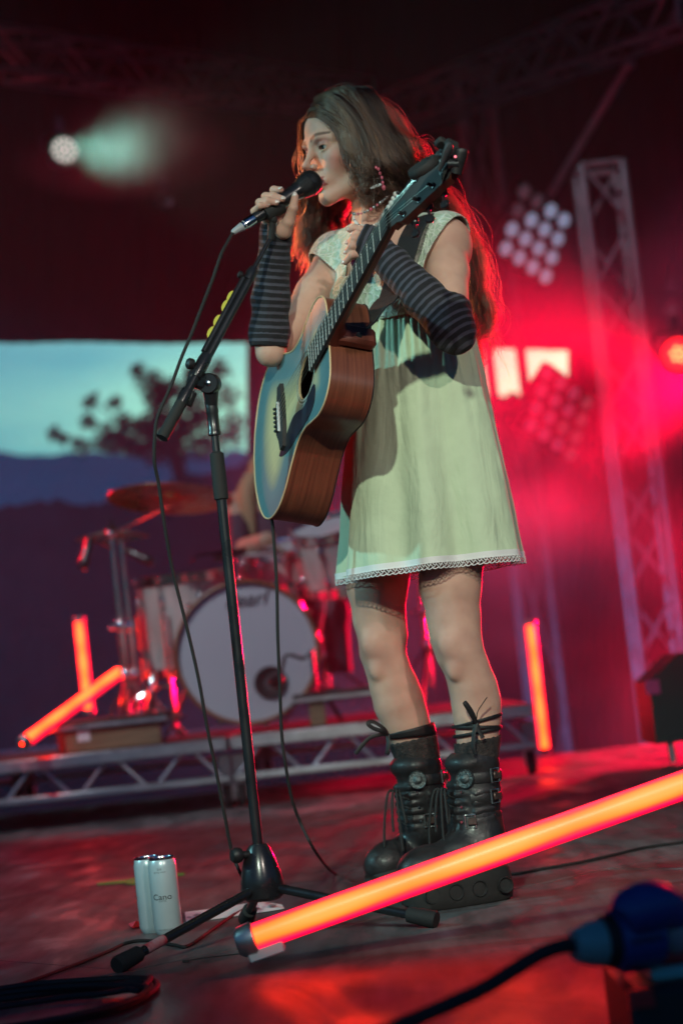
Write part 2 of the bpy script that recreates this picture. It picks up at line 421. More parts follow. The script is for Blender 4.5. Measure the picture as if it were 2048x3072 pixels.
# outside ground, hills
M['grass'] = mat('dark_grass', (.05, .07, .03), .95, var=.5, vscale=.3)
gm = MB(); gm.add([(-300, -20, -1.2), (300, -20, -1.2), (300, 600, -1.2), (-300, 600, -1.2)], [(0, 1, 2, 3)]); tag(gm.build('ground', M['grass'], smooth=False), 'dark grass field behind the stage', kind='structure')
def ridge(name, pts, D, depth, m, label, jag=0, n=120, apron=0):
    q = [P(x, y, D) for x, y in pts]; vs = []; fs = []
    for i in range(n+1):
        t = i/n*(len(q)-1); k = min(int(t), len(q)-2); p = q[k].lerp(q[k+1], t-k)
        j = jag*(mnoise.noise(Vector((i*.35, 3, 1)))+.5*mnoise.noise(Vector((i*1.1, 7, 2))))
        for (dy, hz) in ((0, 0), (0, 1), (depth*.4, 1.02), (depth, 0)):
            z = -1.2 if hz == 0 else (p.z+j)*hz
            vs.append((p.x, p.y+dy-(.25*depth*.4+apron if dy == 0 and hz == 0 else 0), z))
    for i in range(n):
        for k in range(3): fs.append((i*4+k, i*4+k+1, i*4+k+5, i*4+k+4))
    return tag(MB().add(vs, fs).build(name, m, None), label, kind='structure')
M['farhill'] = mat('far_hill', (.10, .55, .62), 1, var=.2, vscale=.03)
M['hedge'] = mat('dark_hedge', (.03, .05, .06), 1, var=.5, vscale=2, bump=.4, bscale=6)
ridge('far_hill', [(-900, 1330), (0, 1362), (745, 1358), (1500, 1230), (2600, 1100)], 160, 60, M['farhill'], 'far hillside beneath the pale dusk sky', .5, apron=100)
ridge('hill', [(-900, 1600), (0, 1522), (130, 1500), (300, 1515), (450, 1465), (745, 1385), (1100, 1290), (1440, 1188), (1600, 1182), (2600, 1060)], 34, 8, M['hedge'], 'dark grassy bank behind the stage', .12)
# tree seen through the gap
def tree(name, base, leaves_px, D, label, seed):
    rd = random.Random(seed); t = empty(name, base, label, 'tree')
    tk = MB(); top = P(520, 1330, D)
    tk.tube(smooth_path([base, base.lerp(top, .5)+Vector((.1, 0, 0)), top], 4), [.22-.01*i for i in range(9)], 8)
    tk.build('trunk', M['bark'], t)
    lm = MB(); br = MB()
    for (x, y, r_, n) in leaves_px:
        c = P(x, y, D); rr = r_/FPX*D
        br.tube(smooth_path([top, top.lerp(c, .5)+Vector((0, 0, -.15)), c], 4), [.05, .045, .04, .035, .03, .025, .02, .015, .01], 5)
        for _ in range(n):
            v = Vector((rd.gauss(0, 1), rd.gauss(0, 1), rd.gauss(0, 1))).normalized()*rr*rd.random()**.5
            p = c+v; s_ = rd.uniform(.05, .1); fr = frame((rd.gauss(0, 1), rd.gauss(0, 1), rd.gauss(0, 1)))
            lm.add([p+fr@Vector(a)*s_ for a in ((-1, 0, 0), (0, -.45, .1), (1.2, 0, 0), (0, .45, .1))], [(0, 1, 2, 3)])
    br.build('limbs', M['bark'], t); o = lm.build('crown', M['leaf'], t, smooth=False); o['kind'] = 'stuff'
M['bark'] = mat('bark', (.03, .025, .02), .9, bump=.3); M['leaf'] = mat('leaf', (.03, .05, .03), .8, var=.4, vscale=3)
tree('tree', Vector((P(600, 1400, 40).x, 40, -1.2)), [(165, 1300, 25, 60), (190, 1318, 20, 50), (275, 1205, 26, 70), (262, 1268, 26, 70), (342, 1208, 22, 60), (370, 1262, 30, 80),
     (330, 1310, 55, 260), (400, 1320, 60, 300), (415, 1112, 26, 70), (450, 1150, 45, 160), (470, 1200, 45, 160), (500, 1250, 60, 240), (440, 1285, 50, 200), (240, 1340, 30, 60),
     (560, 1180, 55, 170), (620, 1140, 45, 120), (660, 1110, 40, 90), (600, 1240, 65, 230), (540, 1300, 70, 300), (680, 1190, 50, 120), (690, 1290, 60, 200), (620, 1330, 60, 260), (570, 1120, 22, 40), (520, 1345, 60, 200), (460, 1350, 50, 200), (500, 1170, 40, 120)], 40,
     'dark tree silhouetted in the gap beneath the black drape', 3)
# drapes
def drape(name, tl, tr, br_, bl, D, label, folds=26, amp=.06, ny=30, nx=160, jag=.03, group=None):
    T0, T1, B1, B0 = [P(x, y, D) for x, y in (tl, tr, br_, bl)]; vs = []; fs = []
    for i in range(nx+1):
        u = i/nx; a = T0.lerp(T1, u); b = B0.lerp(B1, u)
        b = b+Vector((0, 0, jag*mnoise.noise(Vector((u*14, D, 0)))*2))
        for j in range(ny+1):
            v = j/ny; p = a.lerp(b, v)
            p.y += amp*(math.sin(u*folds*6.28+1.3*math.sin(v*2+u*9))+.5*mnoise.noise(Vector((u*20, v*3, D))))*(.35+.65*v)
            vs.append(p)
    for i in range(nx):
        for j in range(ny): a = i*(ny+1)+j; fs.append((a, a+1, a+ny+2, a+ny+1))
    o = MB().add(vs, fs).build(name, M['drape'], None)
    md = o.modifiers.new('thick', 'SOLIDIFY'); md.thickness = .012
    return tag(o, label, 'drape', group)
drape('stage_drape', (-1500, -700), (3300, -700), (3300, 1075), (-1500, 1000), 20, 'wide black drape hanging over the whole back of the stage above the gap of sky', 70, .018, 24, 300, .02)
drape('stage_drape', (742, 980), (1446, 980), (1446, 2600), (742, 2600), 19.7, 'black drape panel hanging to the ground directly behind the singer', 12)
drape('stage_drape', (1705, 1000), (3300, 1000), (3300, 2600), (1690, 2600), 19.5, 'black drape panel hanging behind the red smoke on the right', 24)
drape('stage_drape', (-1500, 900), (-620, 900), (-620, 2600), (-1500, 2600), 19.6, 'black drape panel beyond the blue end of the sky gap at left', 14)
M['roof'] = mat('roof_skin', (.006, .006, .007), .9)
tag(MB().box((0, 12, 7.9), (26, 19, .12)).build('stage_roof', M['roof'], smooth=False), 'black underside of the stage roof', kind='structure')
for s_ in (-1, 1): tag(MB().box((s_*9, 13, 3.4), (.1, 15, 9)).build('side_wall', M['roof'], smooth=False), 'black side wall of the stage', kind='structure')
# trusses ------------------------------------------------------------
def truss(name, a, b, w_, upv, bays, label, m, cat='truss', rc=.025, group=None):
    a = Vector(a); b = Vector(b); t = empty(name, a, label, cat, group); d = (b-a).normalized()
    X = (Vector(upv)-d*d.dot(Vector(upv))).normalized(); Y = d.cross(X); h = w_/2
    cc = [X*h+Y*h, X*h-Y*h, -X*h-Y*h, -X*h+Y*h]
    for c in cc: MB().tube([a+c, b+c], rc, 10).build('chord', m, t)
    L = (b-a).length; seg = L/bays
    for k in range(4):
        c0, c1 = cc[k], cc[(k+1) % 4]
        for i in range(bays):
            p = a+d*(seg*i)+(c0 if i % 2 else c1); q = a+d*(seg*(i+1))+(c1 if i % 2 else c0)
            MB().tube([p, q], rc*.5, 6).build('brace', m, t)
    for e in (a, b):
        for k in range(4): MB().tube([e+cc[k], e+cc[(k+1) % 4]], rc*.8, 8).build('end_rail', m, t)
    return t
def vert(px, py, D, zb=-1.2):
    p = P(px, py, D); return Vector((p.x, D, zb)), p
b0, t0 = vert(1795, 505, 12.8); truss('truss_tower', b0, t0, .27, (1, .04, 0), 12, 'grey ladder-braced truss tower rising from the red smoke at the right', M['alu_paint'], 'truss tower')
b0, t0 = vert(1430, 360, 16.5); truss('truss_tower', b0, t0+Vector((0, 0, .4)), .27, (1, .05, 0), 5, 'slimmer dim truss tower standing behind the guitar headstock', M['alu_paint'], 'truss tower')
truss('roof_truss', P(-260, 130, 13), P(1080, 300, 18), .30, (0, 0, 1), 17, 'dim red-lit roof truss running back from the top left corner', M['alu_paint'])
truss('roof_truss', P(1120, 370, 17.5), P(2100, -10, 11.5), .30, (0, 0, 1), 14, 'faint roof truss climbing toward the top right corner', M['alu_paint'])
bp_ = MB(); bp_.tube([P(1640, 600, 13.4), P(1885, 190, 12.6)], .028, 10); bp_.sphere(P(1885, 190, 12.6), .045)
tag(bp_.build('brace_pole', M['alu_paint'], None), 'diagonal steel pole reaching up above the panel of round lamps', 'pole')
# lamps ------------------------------------------------------------
def em(name, col, st, ecol=None):
    return mat(name, col, .4, emit=ecol or col, estr=st)
M['lensw'] = em('lamp_lens_bluewhite', (.40, .52, .75), .42); M['lensd'] = em('lamp_lens_dim', (.25, .2, .25), .10); M['lensp'] = em('lamp_lens_pink', (.5, .2, .4), .10)
def blinder(origin_px, U_px, V_px, D, su, sv, label, dim, lens):
    o0 = P(*origin_px, D); U = P(origin_px[0]+U_px[0], origin_px[1]+U_px[1], D+su)-o0; V = P(origin_px[0]+V_px[0], origin_px[1]+V_px[1], D+sv)-o0
    n = V.cross(U).normalized(); n = n if n.y < 0 else -n; c = o0+U*1.5+V*1.5
    t = empty('lamp_panel', c, label, 'lamp panel', 'square panels of sixteen round lamps')
    fr = frame(n, U); MB().box(c-n*.09, ((U*3).length+.13, (V*3).length+.13, .12), fr, .01).build('housing', M['black_metal'], t)
    for i in range(4):
        for j in range(4):
            p = o0+U*i+V*j; MB().lathe([(.058, -.03), (.06, 0), (.055, .012), (.052, .004)], p, n, 20).build('bezel', M['black_metal'], t)
            MB().lathe([(.0, .012), (.03, .009), (.05, .0), (.052, -.01)], p, n, 20).build('lens', M['lensd'] if (i, j) in dim else lens, t)
blinder((1571, 575), (40, 29), (-18, 57), 13.2, .07, .03, 'panel of round white lamps glowing right of the singer above the gap, three lamps dim', {(0, 0), (1, 0), (0, 1)}, M['lensw'])
blinder((1640, 1120), (40, 30), (-16, 52), 14, .07, .03, 'lower panel of round lamps half lost in red smoke', {(2, 2), (3, 1), (3, 0), (3, 2), (3, 3)}, M['lensp'])
def par(px, py, D, r_, aim, label, lens, nl=12, ring=None):
    p = P(px, py, D); aim = Vector(aim).normalized(); t = empty('par_lamp', p, label, 'stage lamp')
    MB().lathe([(r_*.5, -.22), (r_*.8, -.18), (r_*1.02, -.06), (r_*1.05, .01), (r_*.97, .012), (r_*.94, -.01), (0.001, -.012)], p, aim, 28).build('housing', M['black_metal'], t)
    X = aim.orthogonal().normalized(); Y = aim.cross(X); fr = .9
    spots = [(0, 0)]+[(r_*.36*math.cos(a), r_*.36*math.sin(a)) for a in [2*math.pi*k/6 for k in range(6)]]+[(r_*.72*math.cos(a), r_*.72*math.sin(a)) for a in [2*math.pi*(k+.5)/12 for k in range(12)]]
    for k, (x, y) in enumerate(spots[:nl]): MB().lathe([(0, .012), (r_*.08, .01), (r_*.125, .002), (r_*.13, -.012)], p+X*x+Y*y, aim, 12).build('lens', lens, t)
    if ring: MB().lathe([(r_*.93, -.008), (r_*.93, .0), (0, .0)], p-aim*.004, aim, 28).build('reflector', ring, t)
    sd = Vector((0, 0, 1)).cross(aim).normalized(); yk = smooth_path([p+sd*r_*1.15-aim*.08, p+sd*r_*1.1+Vector((0, 0, r_*1.3))-aim*.08, p-sd*r_*1.1+Vector((0, 0, r_*1.3))-aim*.08, p-sd*r_*1.15-aim*.08], 5)
    MB().tube(yk, .01, 6).build('yoke', M['black_metal'], t)
    MB().box(p+Vector((0, 0, r_*1.3+.05))-aim*.08, (.05, .04, .1)).build('clamp', M['black_metal'], t)
    return t
M['lens_green'] = em('lens_greenwhite', (.95, .88, .85), .85); M['ring_green'] = em('reflector_green', (.02, .22, .14), .45)
M['lens_amber'] = em('lens_amber', (1, .22, .07), 6); M['ring_red'] = em('reflector_red', (1, .01, .02), 3); M['lens_faint_glow'] = em('lens_faint_glow', (.18, .2, .28), .12)  # last one: faint glow put into the lenses of the two unlit lamps
par(195, 450, 12.5, .10, (.36, -1, .02), 'round lamp with pale green light and a misty beam to its right', M['lens_green'], 19, M['ring_green'])
par(2034, 1062, 11, .10, (-.1, -1, 0), 'amber and red lamp glowing at the right edge', M['lens_amber'], 7, M['ring_red'])
par(508, 606, 15, .06, (.5, -1, -.4), 'small unlit lamp with added lens glow in the dark above the sky gap', M['lens_faint_glow'], 7)
par(2014, 930, 12.5, .07, (-.4, -1, -.3), 'dark lamp hanging above the amber lamp', M['lens_faint_glow'], 7)
# LED tubes ------------------------------------------------------------
def tube_mat():
    m = bpy.data.materials.new('led_diffuser'); m.use_nodes = True; t = m.node_tree; N = t.nodes; L = t.links; b = N['Principled BSDF']
    b.inputs['Base Color'].default_value = (.25, .12, .1, 1); b.inputs['Roughness'].default_value = .35
    at = N.new('ShaderNodeAttribute'); at.attribute_name = 'led'
    r = ramp(N, [(0, (.3, 0, .010)), (.34, (.8, .0, .024)), (.54, (1.5, .012, .008)), (.72, (3.0, .060, .003)), (.92, (4.2, .086, .012))]); L.new(at.outputs['Fac'], r.inputs[0])
    nz = N.new('ShaderNodeTexNoise'); nz.inputs['Scale'].default_value = 4; tc = N.new('ShaderNodeTexCoord'); L.new(tc.outputs['Object'], nz.inputs['Vector'])
    s_ = N.new('ShaderNodeMath'); s_.operation = 'MULTIPLY_ADD'; L.new(at.outputs['Fac'], s_.inputs[0]); s_.inputs[1].default_value = 1.0; s_.inputs[2].default_value = 4.4
    L.new(r.outputs[0], b.inputs['Emission Color']); L.new(s_.outputs[0], b.inputs['Emission Strength']); return m
M['led'] = tube_mat()
def led_tube(a, b, aim, label, r_=.0265, whole=False):
    "diffuser glows brightest where the strip inside faces (aim); aluminium channel on the back"
    a = Vector(a); b = Vector(b); d = (b-a).normalized(); aim = Vector(aim); aim = (aim-d*aim.dot(d)).normalized(); s_ = d.cross(aim)
    t = empty('led_tube', a, label, 'light tube', 'red-orange light tubes'); n = 40; seg = 24; vs = []; val = []
    for i in range(seg+1):
        p = a.lerp(b, i/seg)
        for j in range(n):
            an = 2*math.pi*j/n; vs.append(p+(aim*math.cos(an)+s_*math.sin(an))*r_)
            c = math.cos(an) if not whole else abs(math.cos(an))
            e = max(0, c)**1.5; hot = .5+.5*math.sin(i*.9+a.x*7)
            val.append(e*(.80+.20*hot))
    fs = [(i*n+j, i*n+(j+1) % n, (i+1)*n+(j+1) % n, (i+1)*n+j) for i in range(seg) for j in range(n)]
    o = MB().add(vs, fs).build('diffuser', M['led'], t, auto=0)
    at = o.data.attributes.new('led', 'FLOAT', 'POINT'); at.data.foreach_set('value', val)
    if not whole:
        ch = MB(); fr = frame(d, aim)
        ch.box(a.lerp(b, .5)-aim*(r_*1.0), (r_*.7, r_*1.5, (b-a).length), fr, .002); ch.build('channel', M['alu'], t)
    for e, sg in ((a, -1), (b, 1)):
        MB().lathe([(r_*.2, .014), (r_*.9, .013), (r_*1.1, .008), (r_*1.12, -.012), (r_*1.0, -.014)], e, d*sg, 24).build('end_cap', M['alu'], t)
    return t
led_tube(P(238, 1858, 8.9), P(268, 2135, 8.9), (0, -1, 0), 'upright light tube behind the leaning one on the riser', .026, True)
led_tube(P(358, 2018, 8.5), P(72, 2228, 7.8), (.1, -1, .3), 'leaning light tube crossing in front of the upright tube on the riser', .026, True)
led_tube(P(1588, 1868, 9.3), P(1633, 2252, 9.3), (0, -1, 0), 'upright light tube standing alone behind the right end of the riser', .026, True)
# ------------------------------------------------------------ drum riser
M['ply_edge'] = mat('ply_board', (.30, .19, .10), .7, var=.4, vscale=6, stretch=(1, 1, 8), bump=.1)
M['deck_top'] = mat('deck_top', (.03, .028, .028), .7, var=.4, vscale=4)
RY = 7.95; RZ = .285
XR = P(1600, 2115, RY).x
def riser_deck(x1, x0, label):
    t = empty('riser_deck', ((x0+x1)/2, RY+1.2, 0), label, 'stage riser', 'braced aluminium riser decks')
    cx = (x0+x1)/2; wd = x1-x0-.012
    MB().box((cx, RY+1.2, RZ-.009), (wd-.02, 2.37, .018)).build('deck_board', M['deck_top'], t)
    for y in (RY, RY+2.4):
        MB().box((cx, y, RZ-.027), (wd, .05, .052), None, .006).build('top_rail', M['alu'], t)
        MB().box((cx, y, RZ-.164), (wd, .032, .030), None, .006).build('bottom_rail', M['alu'], t)
        nb = 8; st = wd/nb
        if y == RY:
            for i in range(nb):
                a = x0+.01+st*i; p = Vector((a+.015, y, RZ-.155 if i % 2 == 0 else RZ-.05)); q = Vector((a+st*.8-.01, y, RZ-.05 if i % 2 == 0 else RZ-.155))
                if i % 4 in (0, 3) or True: MB().tube([p, q], .009, 8).build('brace', M['alu'], t)
    for x in (x0+.03, x1-.03):
        MB().box((x, RY+1.2, RZ-.03), (.045, 2.34, .05)).build('side_rail', M['alu'], t)
        for y in (RY+.08, RY+2.3):
            MB().box((x, y, .155), (.055, .055, .12), None, .004).build('corner_post', M['alu_paint'], t)
            w_ = MB().lathe([(0, -.016), (.044, -.016), (.05, -.008), (.05, .008), (.044, .016), (0, .016)], (x, y, .05), (1, 0, 0), 18).build('castor_wheel', M['black_rubber'], t)
            MB().box((x-.024, y, .07), (.004, .05, .07)).build('fork', M['alu'], w_); MB().box((x+.024, y, .07), (.004, .05, .07)).build('fork', M['alu'], w_)
riser_deck(XR, XR-1.22, 'riser deck at the right end behind the singer\'s legs')
riser_deck(XR-1.22, XR-2.44, 'riser deck under the bass drum')
riser_deck(XR-2.44, XR-3.66, 'riser deck at the far left with two light tubes on it')
def plat(x0px, x1px, D, zt, label, wood):
    a = P(x0px, 2170, D).x; b = P(x1px, 2120, D).x; t = empty('drum_platform', ((a+b)/2, D+.3, RZ), label, 'platform')
    MB().box(((a+b)/2, D+.3, zt-.02), (b-a, .6, .04), None, .006).build('slab', M['deck_top'], t)
    MB().box(((a+b)/2, D-.006, zt-.026), (b-a, .012, .016), None, .002).build('edge_strip', M['alu'], t)
    for (u, v) in wood:
        x, y = a+(b-a)*u, a+(b-a)*v; o = MB().box(((x+y)/2, D+.03, (RZ+zt-.04)/2), (y-x, .045, zt-.04-RZ), None, .004).build('wooden_block', M['ply_edge'], t)
    return t
pt = plat(130, 500, 8.02, RZ+.125, 'black platform with metal edge on a long wooden plank left of the bass drum', [(.1, .93)])
MB().box(P(252, 2208, 8.028)+Vector((0, -.003, 0)), (.05, .002, .042)).build('paper_sticker', M['white'], pt)
plat(885, 1230, 8.02, RZ+.135, 'black platform with metal edge on a small wooden block right of the bass drum', [(.13, .27)])
# ------------------------------------------------------------ drums
M['pearl'] = mat('white_pearl_wrap', (.62, .62, .56), .3, var=.35, vscale=18, stretch=(1, 1, .3), coat=.4)
M['head'] = mat('drum_head', (.62, .58, .60), .55, var=.08, vscale=2, bump=.03)
M['hoopwood'] = mat('bass_hoop', (.35, .13, .05), .4, var=.3, vscale=10, coat=.3)
M['brass'] = mat('cymbal_bronze', (.55, .30, .12), .28, .95, bump=.1, bscale=200, rvar=.08)
def drum(name, c, axis, r_, dep, label, shell, hoopm, lugs=8, logo=None):
    c = Vector(c); A = Vector(axis).normalized(); t = empty(name, c, label, 'drum')
    MB().lathe([(r_, -dep/2), (r_, dep/2)], c, A, 48).build('shell', shell, t)
    for s_ in (-1, 1):
        e = c+A*(dep/2*s_)
        MB().lathe([(r_*.985, -.004), (r_*1.03, -.02), (r_*1.045, -.02), (r_*1.045, .02), (r_*1.02, .024), (r_*1.0, .016), (r_*.985, .004)], e, A*s_, 48).build('hoop', hoopm, t)
        MB().lathe([(0, .0), (r_*.5, .0), (r_*.99, .002), (r_*1.0, -.01)], e, A*s_, 48).build('head', M['head'], t)
    X = A.orthogonal().normalized(); Y = A.cross(X)
    for k in range(lugs):
        a = 2*math.pi*(k+.5)/lugs; d = X*math.cos(a)+Y*math.sin(a); fr = frame(A, d)
        lg = MB(); lg.box(c+d*(r_+.012)+A*dep*.28, (.022, .018, .05), fr, .006); lg.box(c+d*(r_+.012)-A*dep*.28, (.022, .018, .05), fr, .006)
        lg.tube([c+d*(r_*1.03+.012)-A*(dep/2+.02), c+d*(r_*1.03+.012)+A*(dep/2+.02)], .004, 6)
        lg.box(c+d*(r_*1.04+.012)+A*(dep/2+.005), (.016, .02, .02), fr, .004); lg.build('lug', M['chrome'], t)
    return t
kc = P(737, 1958, 8.13); KA = Vector((.03, -1, 0))
kd = drum('bass_drum', kc+Vector((0, .2, 0)), KA, .283, .38, 'large bass drum with pale front head, dark logo and round port', M['pearl'], M['hoopwood'], 10)
MB().lathe([(0, .001), (.058, .001), (.062, .004), (.066, .004), (.068, -.001)], P(812, 2048, 8.136), KA, 28).build('port', M['black_rubber'], kd)
lm = text_mesh('Pearl', .085, shear=.35); lo = link('logo', lm, M['black_plastic']); 
fr = frame((0, -1, 0), (1, 0, 0)); lo.data.transform(Matrix.Translation(P(735, 1800, 8.1345)) @ frame(-KA*-1, (1, 0, 0)).to_4x4())
lo.parent = kd; lo.matrix_parent_inverse = parent_world(kd).inverted()
for s_ in (-1, 1):
    MB().tube([kc+Vector((s_*.26, .1, -.12)), kc+Vector((s_*.36, -.05, -(kc.z-RZ)+.01))], .009, 8).build('spur', M['chrome'], kd)
ftc = P(560, 1872, 8.75); ft = drum('floor_tom', ftc, (0, -.05, 1), .2, .40, 'white pearl floor tom with chrome hoops left of the bass drum', M['pearl'], M['chrome'], 8)
for a in (.6, 2.6, 4.4): 
    q = ftc+Vector((math.cos(a)*.23, math.sin(a)*.23, 0)); MB().tube([q+Vector((0, 0, .05)), q+Vector((0, 0, -ftc.z+RZ+.02))], .008, 8).build('leg', M['chrome'], ft)
rtc = P(1010, 1665, 8.5); rt = drum('rack_tom', rtc, (-.12, -.35, 1), .165, .24, 'white rack tom beside the hem of the dress', M['pearl'], M['chrome'], 8)
MB().tube([rtc+Vector((-.05, .1, -.1)), rtc+Vector((-.12, .12, -.35)), kc+Vector((.2, .2, .27))], .013, 8).build('mount_arm', M['chrome'], rt)
snc = P(840, 1700, 8.9); drum('snare_drum', snc, (-.05, -.25, 1), .175, .14, 'shallow snare drum above the bass drum under the drummer\'s hands', M['pearl'], M['chrome'], 10)
def cymbal(px, py, D, r_, nrm, label, stand_top=None, base=None):
    c = P(px, py, D); t = empty('cymbal', c, label, 'cymbal', 'bronze cymbals on chrome stands'); n = Vector(nrm).normalized()
    MB().lathe([(.006, .028), (.03, .024), (.05, .008), (r_*.5, .004), (r_, -.014), (r_, -.0155), (r_*.5, .002), (.05, .006), (.028, .021), (.006, .026)], c, n, 44).build('plate', M['brass'], t, auto=60)
    MB().lathe([(.012, .03), (.014, .045), (.006, .05), (.005, .07)], c, n, 10).build('felt_nut', M['black_rubber'], t)
    return t
cymbal(512, 1487, 8.3, .265, (.11, .17, 1), 'large crash cymbal tilted up above the floor tom')
cymbal(338, 1603, 8.6, .16, (.03, .05, 1), 'small cymbal held flat on the tall left stand')
cymbal(1120, 1560, 8.9, .24, (.2, -.2, 1), 'crash cymbal mostly hidden behind the dress')
def hw_stand(px, py, D, top_px, label, spread=.3, boom=None, feet=3, r0=.014):
    base = P(px, py, D); base.z = RZ; top = P(*top_px, D); top.x = base.x
    t = empty('drum_stand', base, label, 'stand', 'chrome drum hardware stands')
    zt = top.z; zm = RZ+(zt-RZ)*.55
    MB().tube([base+Vector((0, 0, .1)), Vector((base.x, base.y, zm))], r0, 12).build('lower_tube', M['chrome'], t)
    MB().tube([Vector((base.x, base.y, zm-.02)), Vector((base.x, base.y, zt))], r0*.75, 12).build('upper_tube', M['chrome'], t)
    MB().lathe([(r0*1.3, 0), (r0*1.7, .01), (r0*1.7, .04), (r0*1.2, .05)], (base.x, base.y, zm-.02), (0, 0, 1), 14).build('collar', M['chrome'], t)
    MB().sphere(Vector((base.x-.035, base.y, zm)), .013, 6, sc3=(1.6, 1, 1)).build('wing_nut', M['chrome'], t)
    MB().lathe([(r0*1.3, 0), (r0*1.8, .01), (r0*1.8, .05), (r0*1.2, .06)], (base.x, base.y, RZ+.26), (0, 0, 1), 14).build('tripod_collar', M['chrome'], t)
    for k in range(feet):
        a = 2*math.pi*(k+.15)/feet; d = Vector((math.cos(a), math.sin(a), 0))
        MB().tube([base+Vector((0, 0, .28)), base+d*spread*.6+Vector((0, 0, .12)), base+d*spread+Vector((0, 0, .012))], .008, 8).build('leg', M['chrome'], t)
    if boom:
        a = Vector((base.x, base.y, zt-.01)); b = P(*boom[:2], boom[2]); a2 = a-(b-a).normalized()*.12
        MB().tube([a2, b], .0085, 10).build('boom', M['chrome'], t); MB().sphere(a, .024, 7).build('tilter', M['chrome'], t)
    return t
hw_stand(385, 2110, 8.45, (352, 1592), 'tall chrome stand holding the large crash cymbal on a boom', .22, (508, 1516, 8.3))
hw_stand(410, 2085, 8.62, (378, 1600), 'second tall chrome stand just right of the cymbal boom stand', .2)
hw_stand(985, 2070, 8.9, (930, 1720), 'red-lit chrome stand right of the bass drum', .3)
hw_stand(1290, 2040, 9.1, (1230, 1600), 'chrome stand behind the singer\'s knees', .3, (1120, 1566, 8.9))
def clip_mic(px, py, D, d, label, arm=None):
    p = P(px, py, D); d = Vector(d).normalized(); t = empty('drum_microphone', p, label, 'microphone', 'small drum microphones')
    MB().lathe([(.0, .0), (.018, .004), (.022, .02), (.022, .05), (.017, .06), (.015, .14), (.008, .145)], p, d, 14).build('body', M['black_metal'], t)
    if arm: MB().tube(smooth_path([p+d*.1]+[P(*a) for a in arm], 4), .006, 6).build('arm', M['black_metal'], t)
clip_mic(247, 1710, 8.3, (.35, .1, 1), 'black drum microphone hanging off the tall left stand', [(258, 1650, 8.35), (285, 1625, 8.4), (345, 1645, 8.45)])
clip_mic(462, 1690, 8.5, (-.8, .1, .5), 'black microphone clipped over the floor tom rim')
clip_mic(640, 1672, 8.5, (1, .1, .1), 'black microphone above the bass drum rim', [(600, 1665, 8.5), (575, 1690, 8.5)])
bm = MB(); bm.tube(smooth_path([P(935, 1955, 7.95), P(910, 1975, 7.95), P(860, 1965, 7.95), P(845, 2010, 7.97), P(822, 2044, 8.0)], 5), .0075, 8)
bs = empty('mic_stand_low', P(935, 2080, 7.99), 'low boom stand aiming a microphone into the bass drum port', 'microphone stand')
bm.build('boom', M['black_metal'], bs); MB().tube([P(935, 1950, 7.99), Vector((P(935, 1950, 7.99).x, 7.99, RZ+.15))], .009, 8).build('pole', M['black_metal'], bs)
MB().lathe([(0, -.05), (.028, -.045), (.032, 0), (.03, .04), (.012, .06)], P(822, 2044, 8.0), (.4, -1, .2), 16).build('microphone', M['black_metal'], bs)
for k in range(3):
    a = 2*math.pi*k/3+.4; b_ = Vector((P(935, 1950, 7.99).x, 7.99+.12, RZ+.15)); MB().tube([b_, b_+Vector((math.cos(a)*.1, math.sin(a)*.1, -.015))], .007, 6).build('leg', M['black_metal'], bs)
pd = empty('bass_pedal', P(455, 2120, 8.3), 'chrome pedal hardware between the floor tom and the platform', 'drum pedal')
MB().box(P(452, 2090, 8.25), (.035, .03, .2), frame((.25, 0, 1)), .006).build('post', M['chrome'], pd)
MB().box(P(475, 2150, 8.2), (.1, .22, .015), frame((0, -.3, 1)), .004).build('footboard', M['chrome'], pd)
MB().tube([P(410, 2100, 8.3), P(450, 2070, 8.3), P(520, 2055, 8.35)], .009, 8).build('linkage', M['chrome'], pd)
# flight case / wedge at right
wd = empty('wedge_monitor', P(2040, 2280, 7.7), 'dark sloping cabinet on short metal feet at the right edge', 'speaker'); 
w0 = P(1968, 2240, 7.7); prof = [(0, .08), (0, .32), (.13, .42), (.6, .42), (.6, .08)]
vs = [(w0.x-.0+x, 7.7+y, z) for y in (0, .4) for x, z in prof]; nn = 5
MB().add(vs, [tuple(range(nn)), tuple(range(2*nn-1, nn-1, -1))]+[(k, k+nn, (k+1) % nn+nn, (k+1) % nn) for k in range(nn)]).build('cabinet', M['black_plastic'], wd, smooth=False)
MB().box((w0.x+.01, 7.69, .30), (.055, .012, .055)).build('corner_tag', mat('magenta_tag', (.7, .05, .2), .6), wd)
MB().tube([(w0.x+.06, 7.75, .085), (w0.x+.065, 7.75, .003)], .014, 10).build('foot', M['alu'], wd); MB().tube([(w0.x+.5, 7.75, .085), (w0.x+.5, 7.75, .003)], .014, 10).build('foot', M['alu'], wd)

# ================================================================== FOREGROUND OBJECTS
tb = led_tube(P(744, 2820, 3.33), P(2420, 2222, 3.3), (-.05, -1, .22), 'long light tube slanting up across the front of the singer\'s boots', .0235)
_d = (P(2420, 2222, 3.3)-P(744, 2820, 3.33)).normalized()
MB().box(P(796, 2842, 3.33)+Vector((0, 0, 0)), (.03, .03, .062), frame(_d, (0, -.1, 1)), .003).build('clip_foot', M['white'], tb)
MB().lathe([(0, .02), (.02, .019), (.026, .012), (.028, -.01)], P(744, 2820, 3.33), -_d, 28).build('end_plate', M['alu'], tb)
cs_ = empty('equipment_case', P(2420, 2400, 3.34), 'black case beyond the right edge propping the long light tube', 'case')
_q = P(2420, 2222, 3.3); MB().box((_q.x+.12, 3.35, (_q.z-.03)/2), (.4, .35, _q.z-.034), None, .01).build('body', M['black_plastic'], cs_); MB().box((_q.x-.083, 3.35, (_q.z-.03)/2), (.008, .12, .03), None, .002).build('handle', M['alu'], cs_)
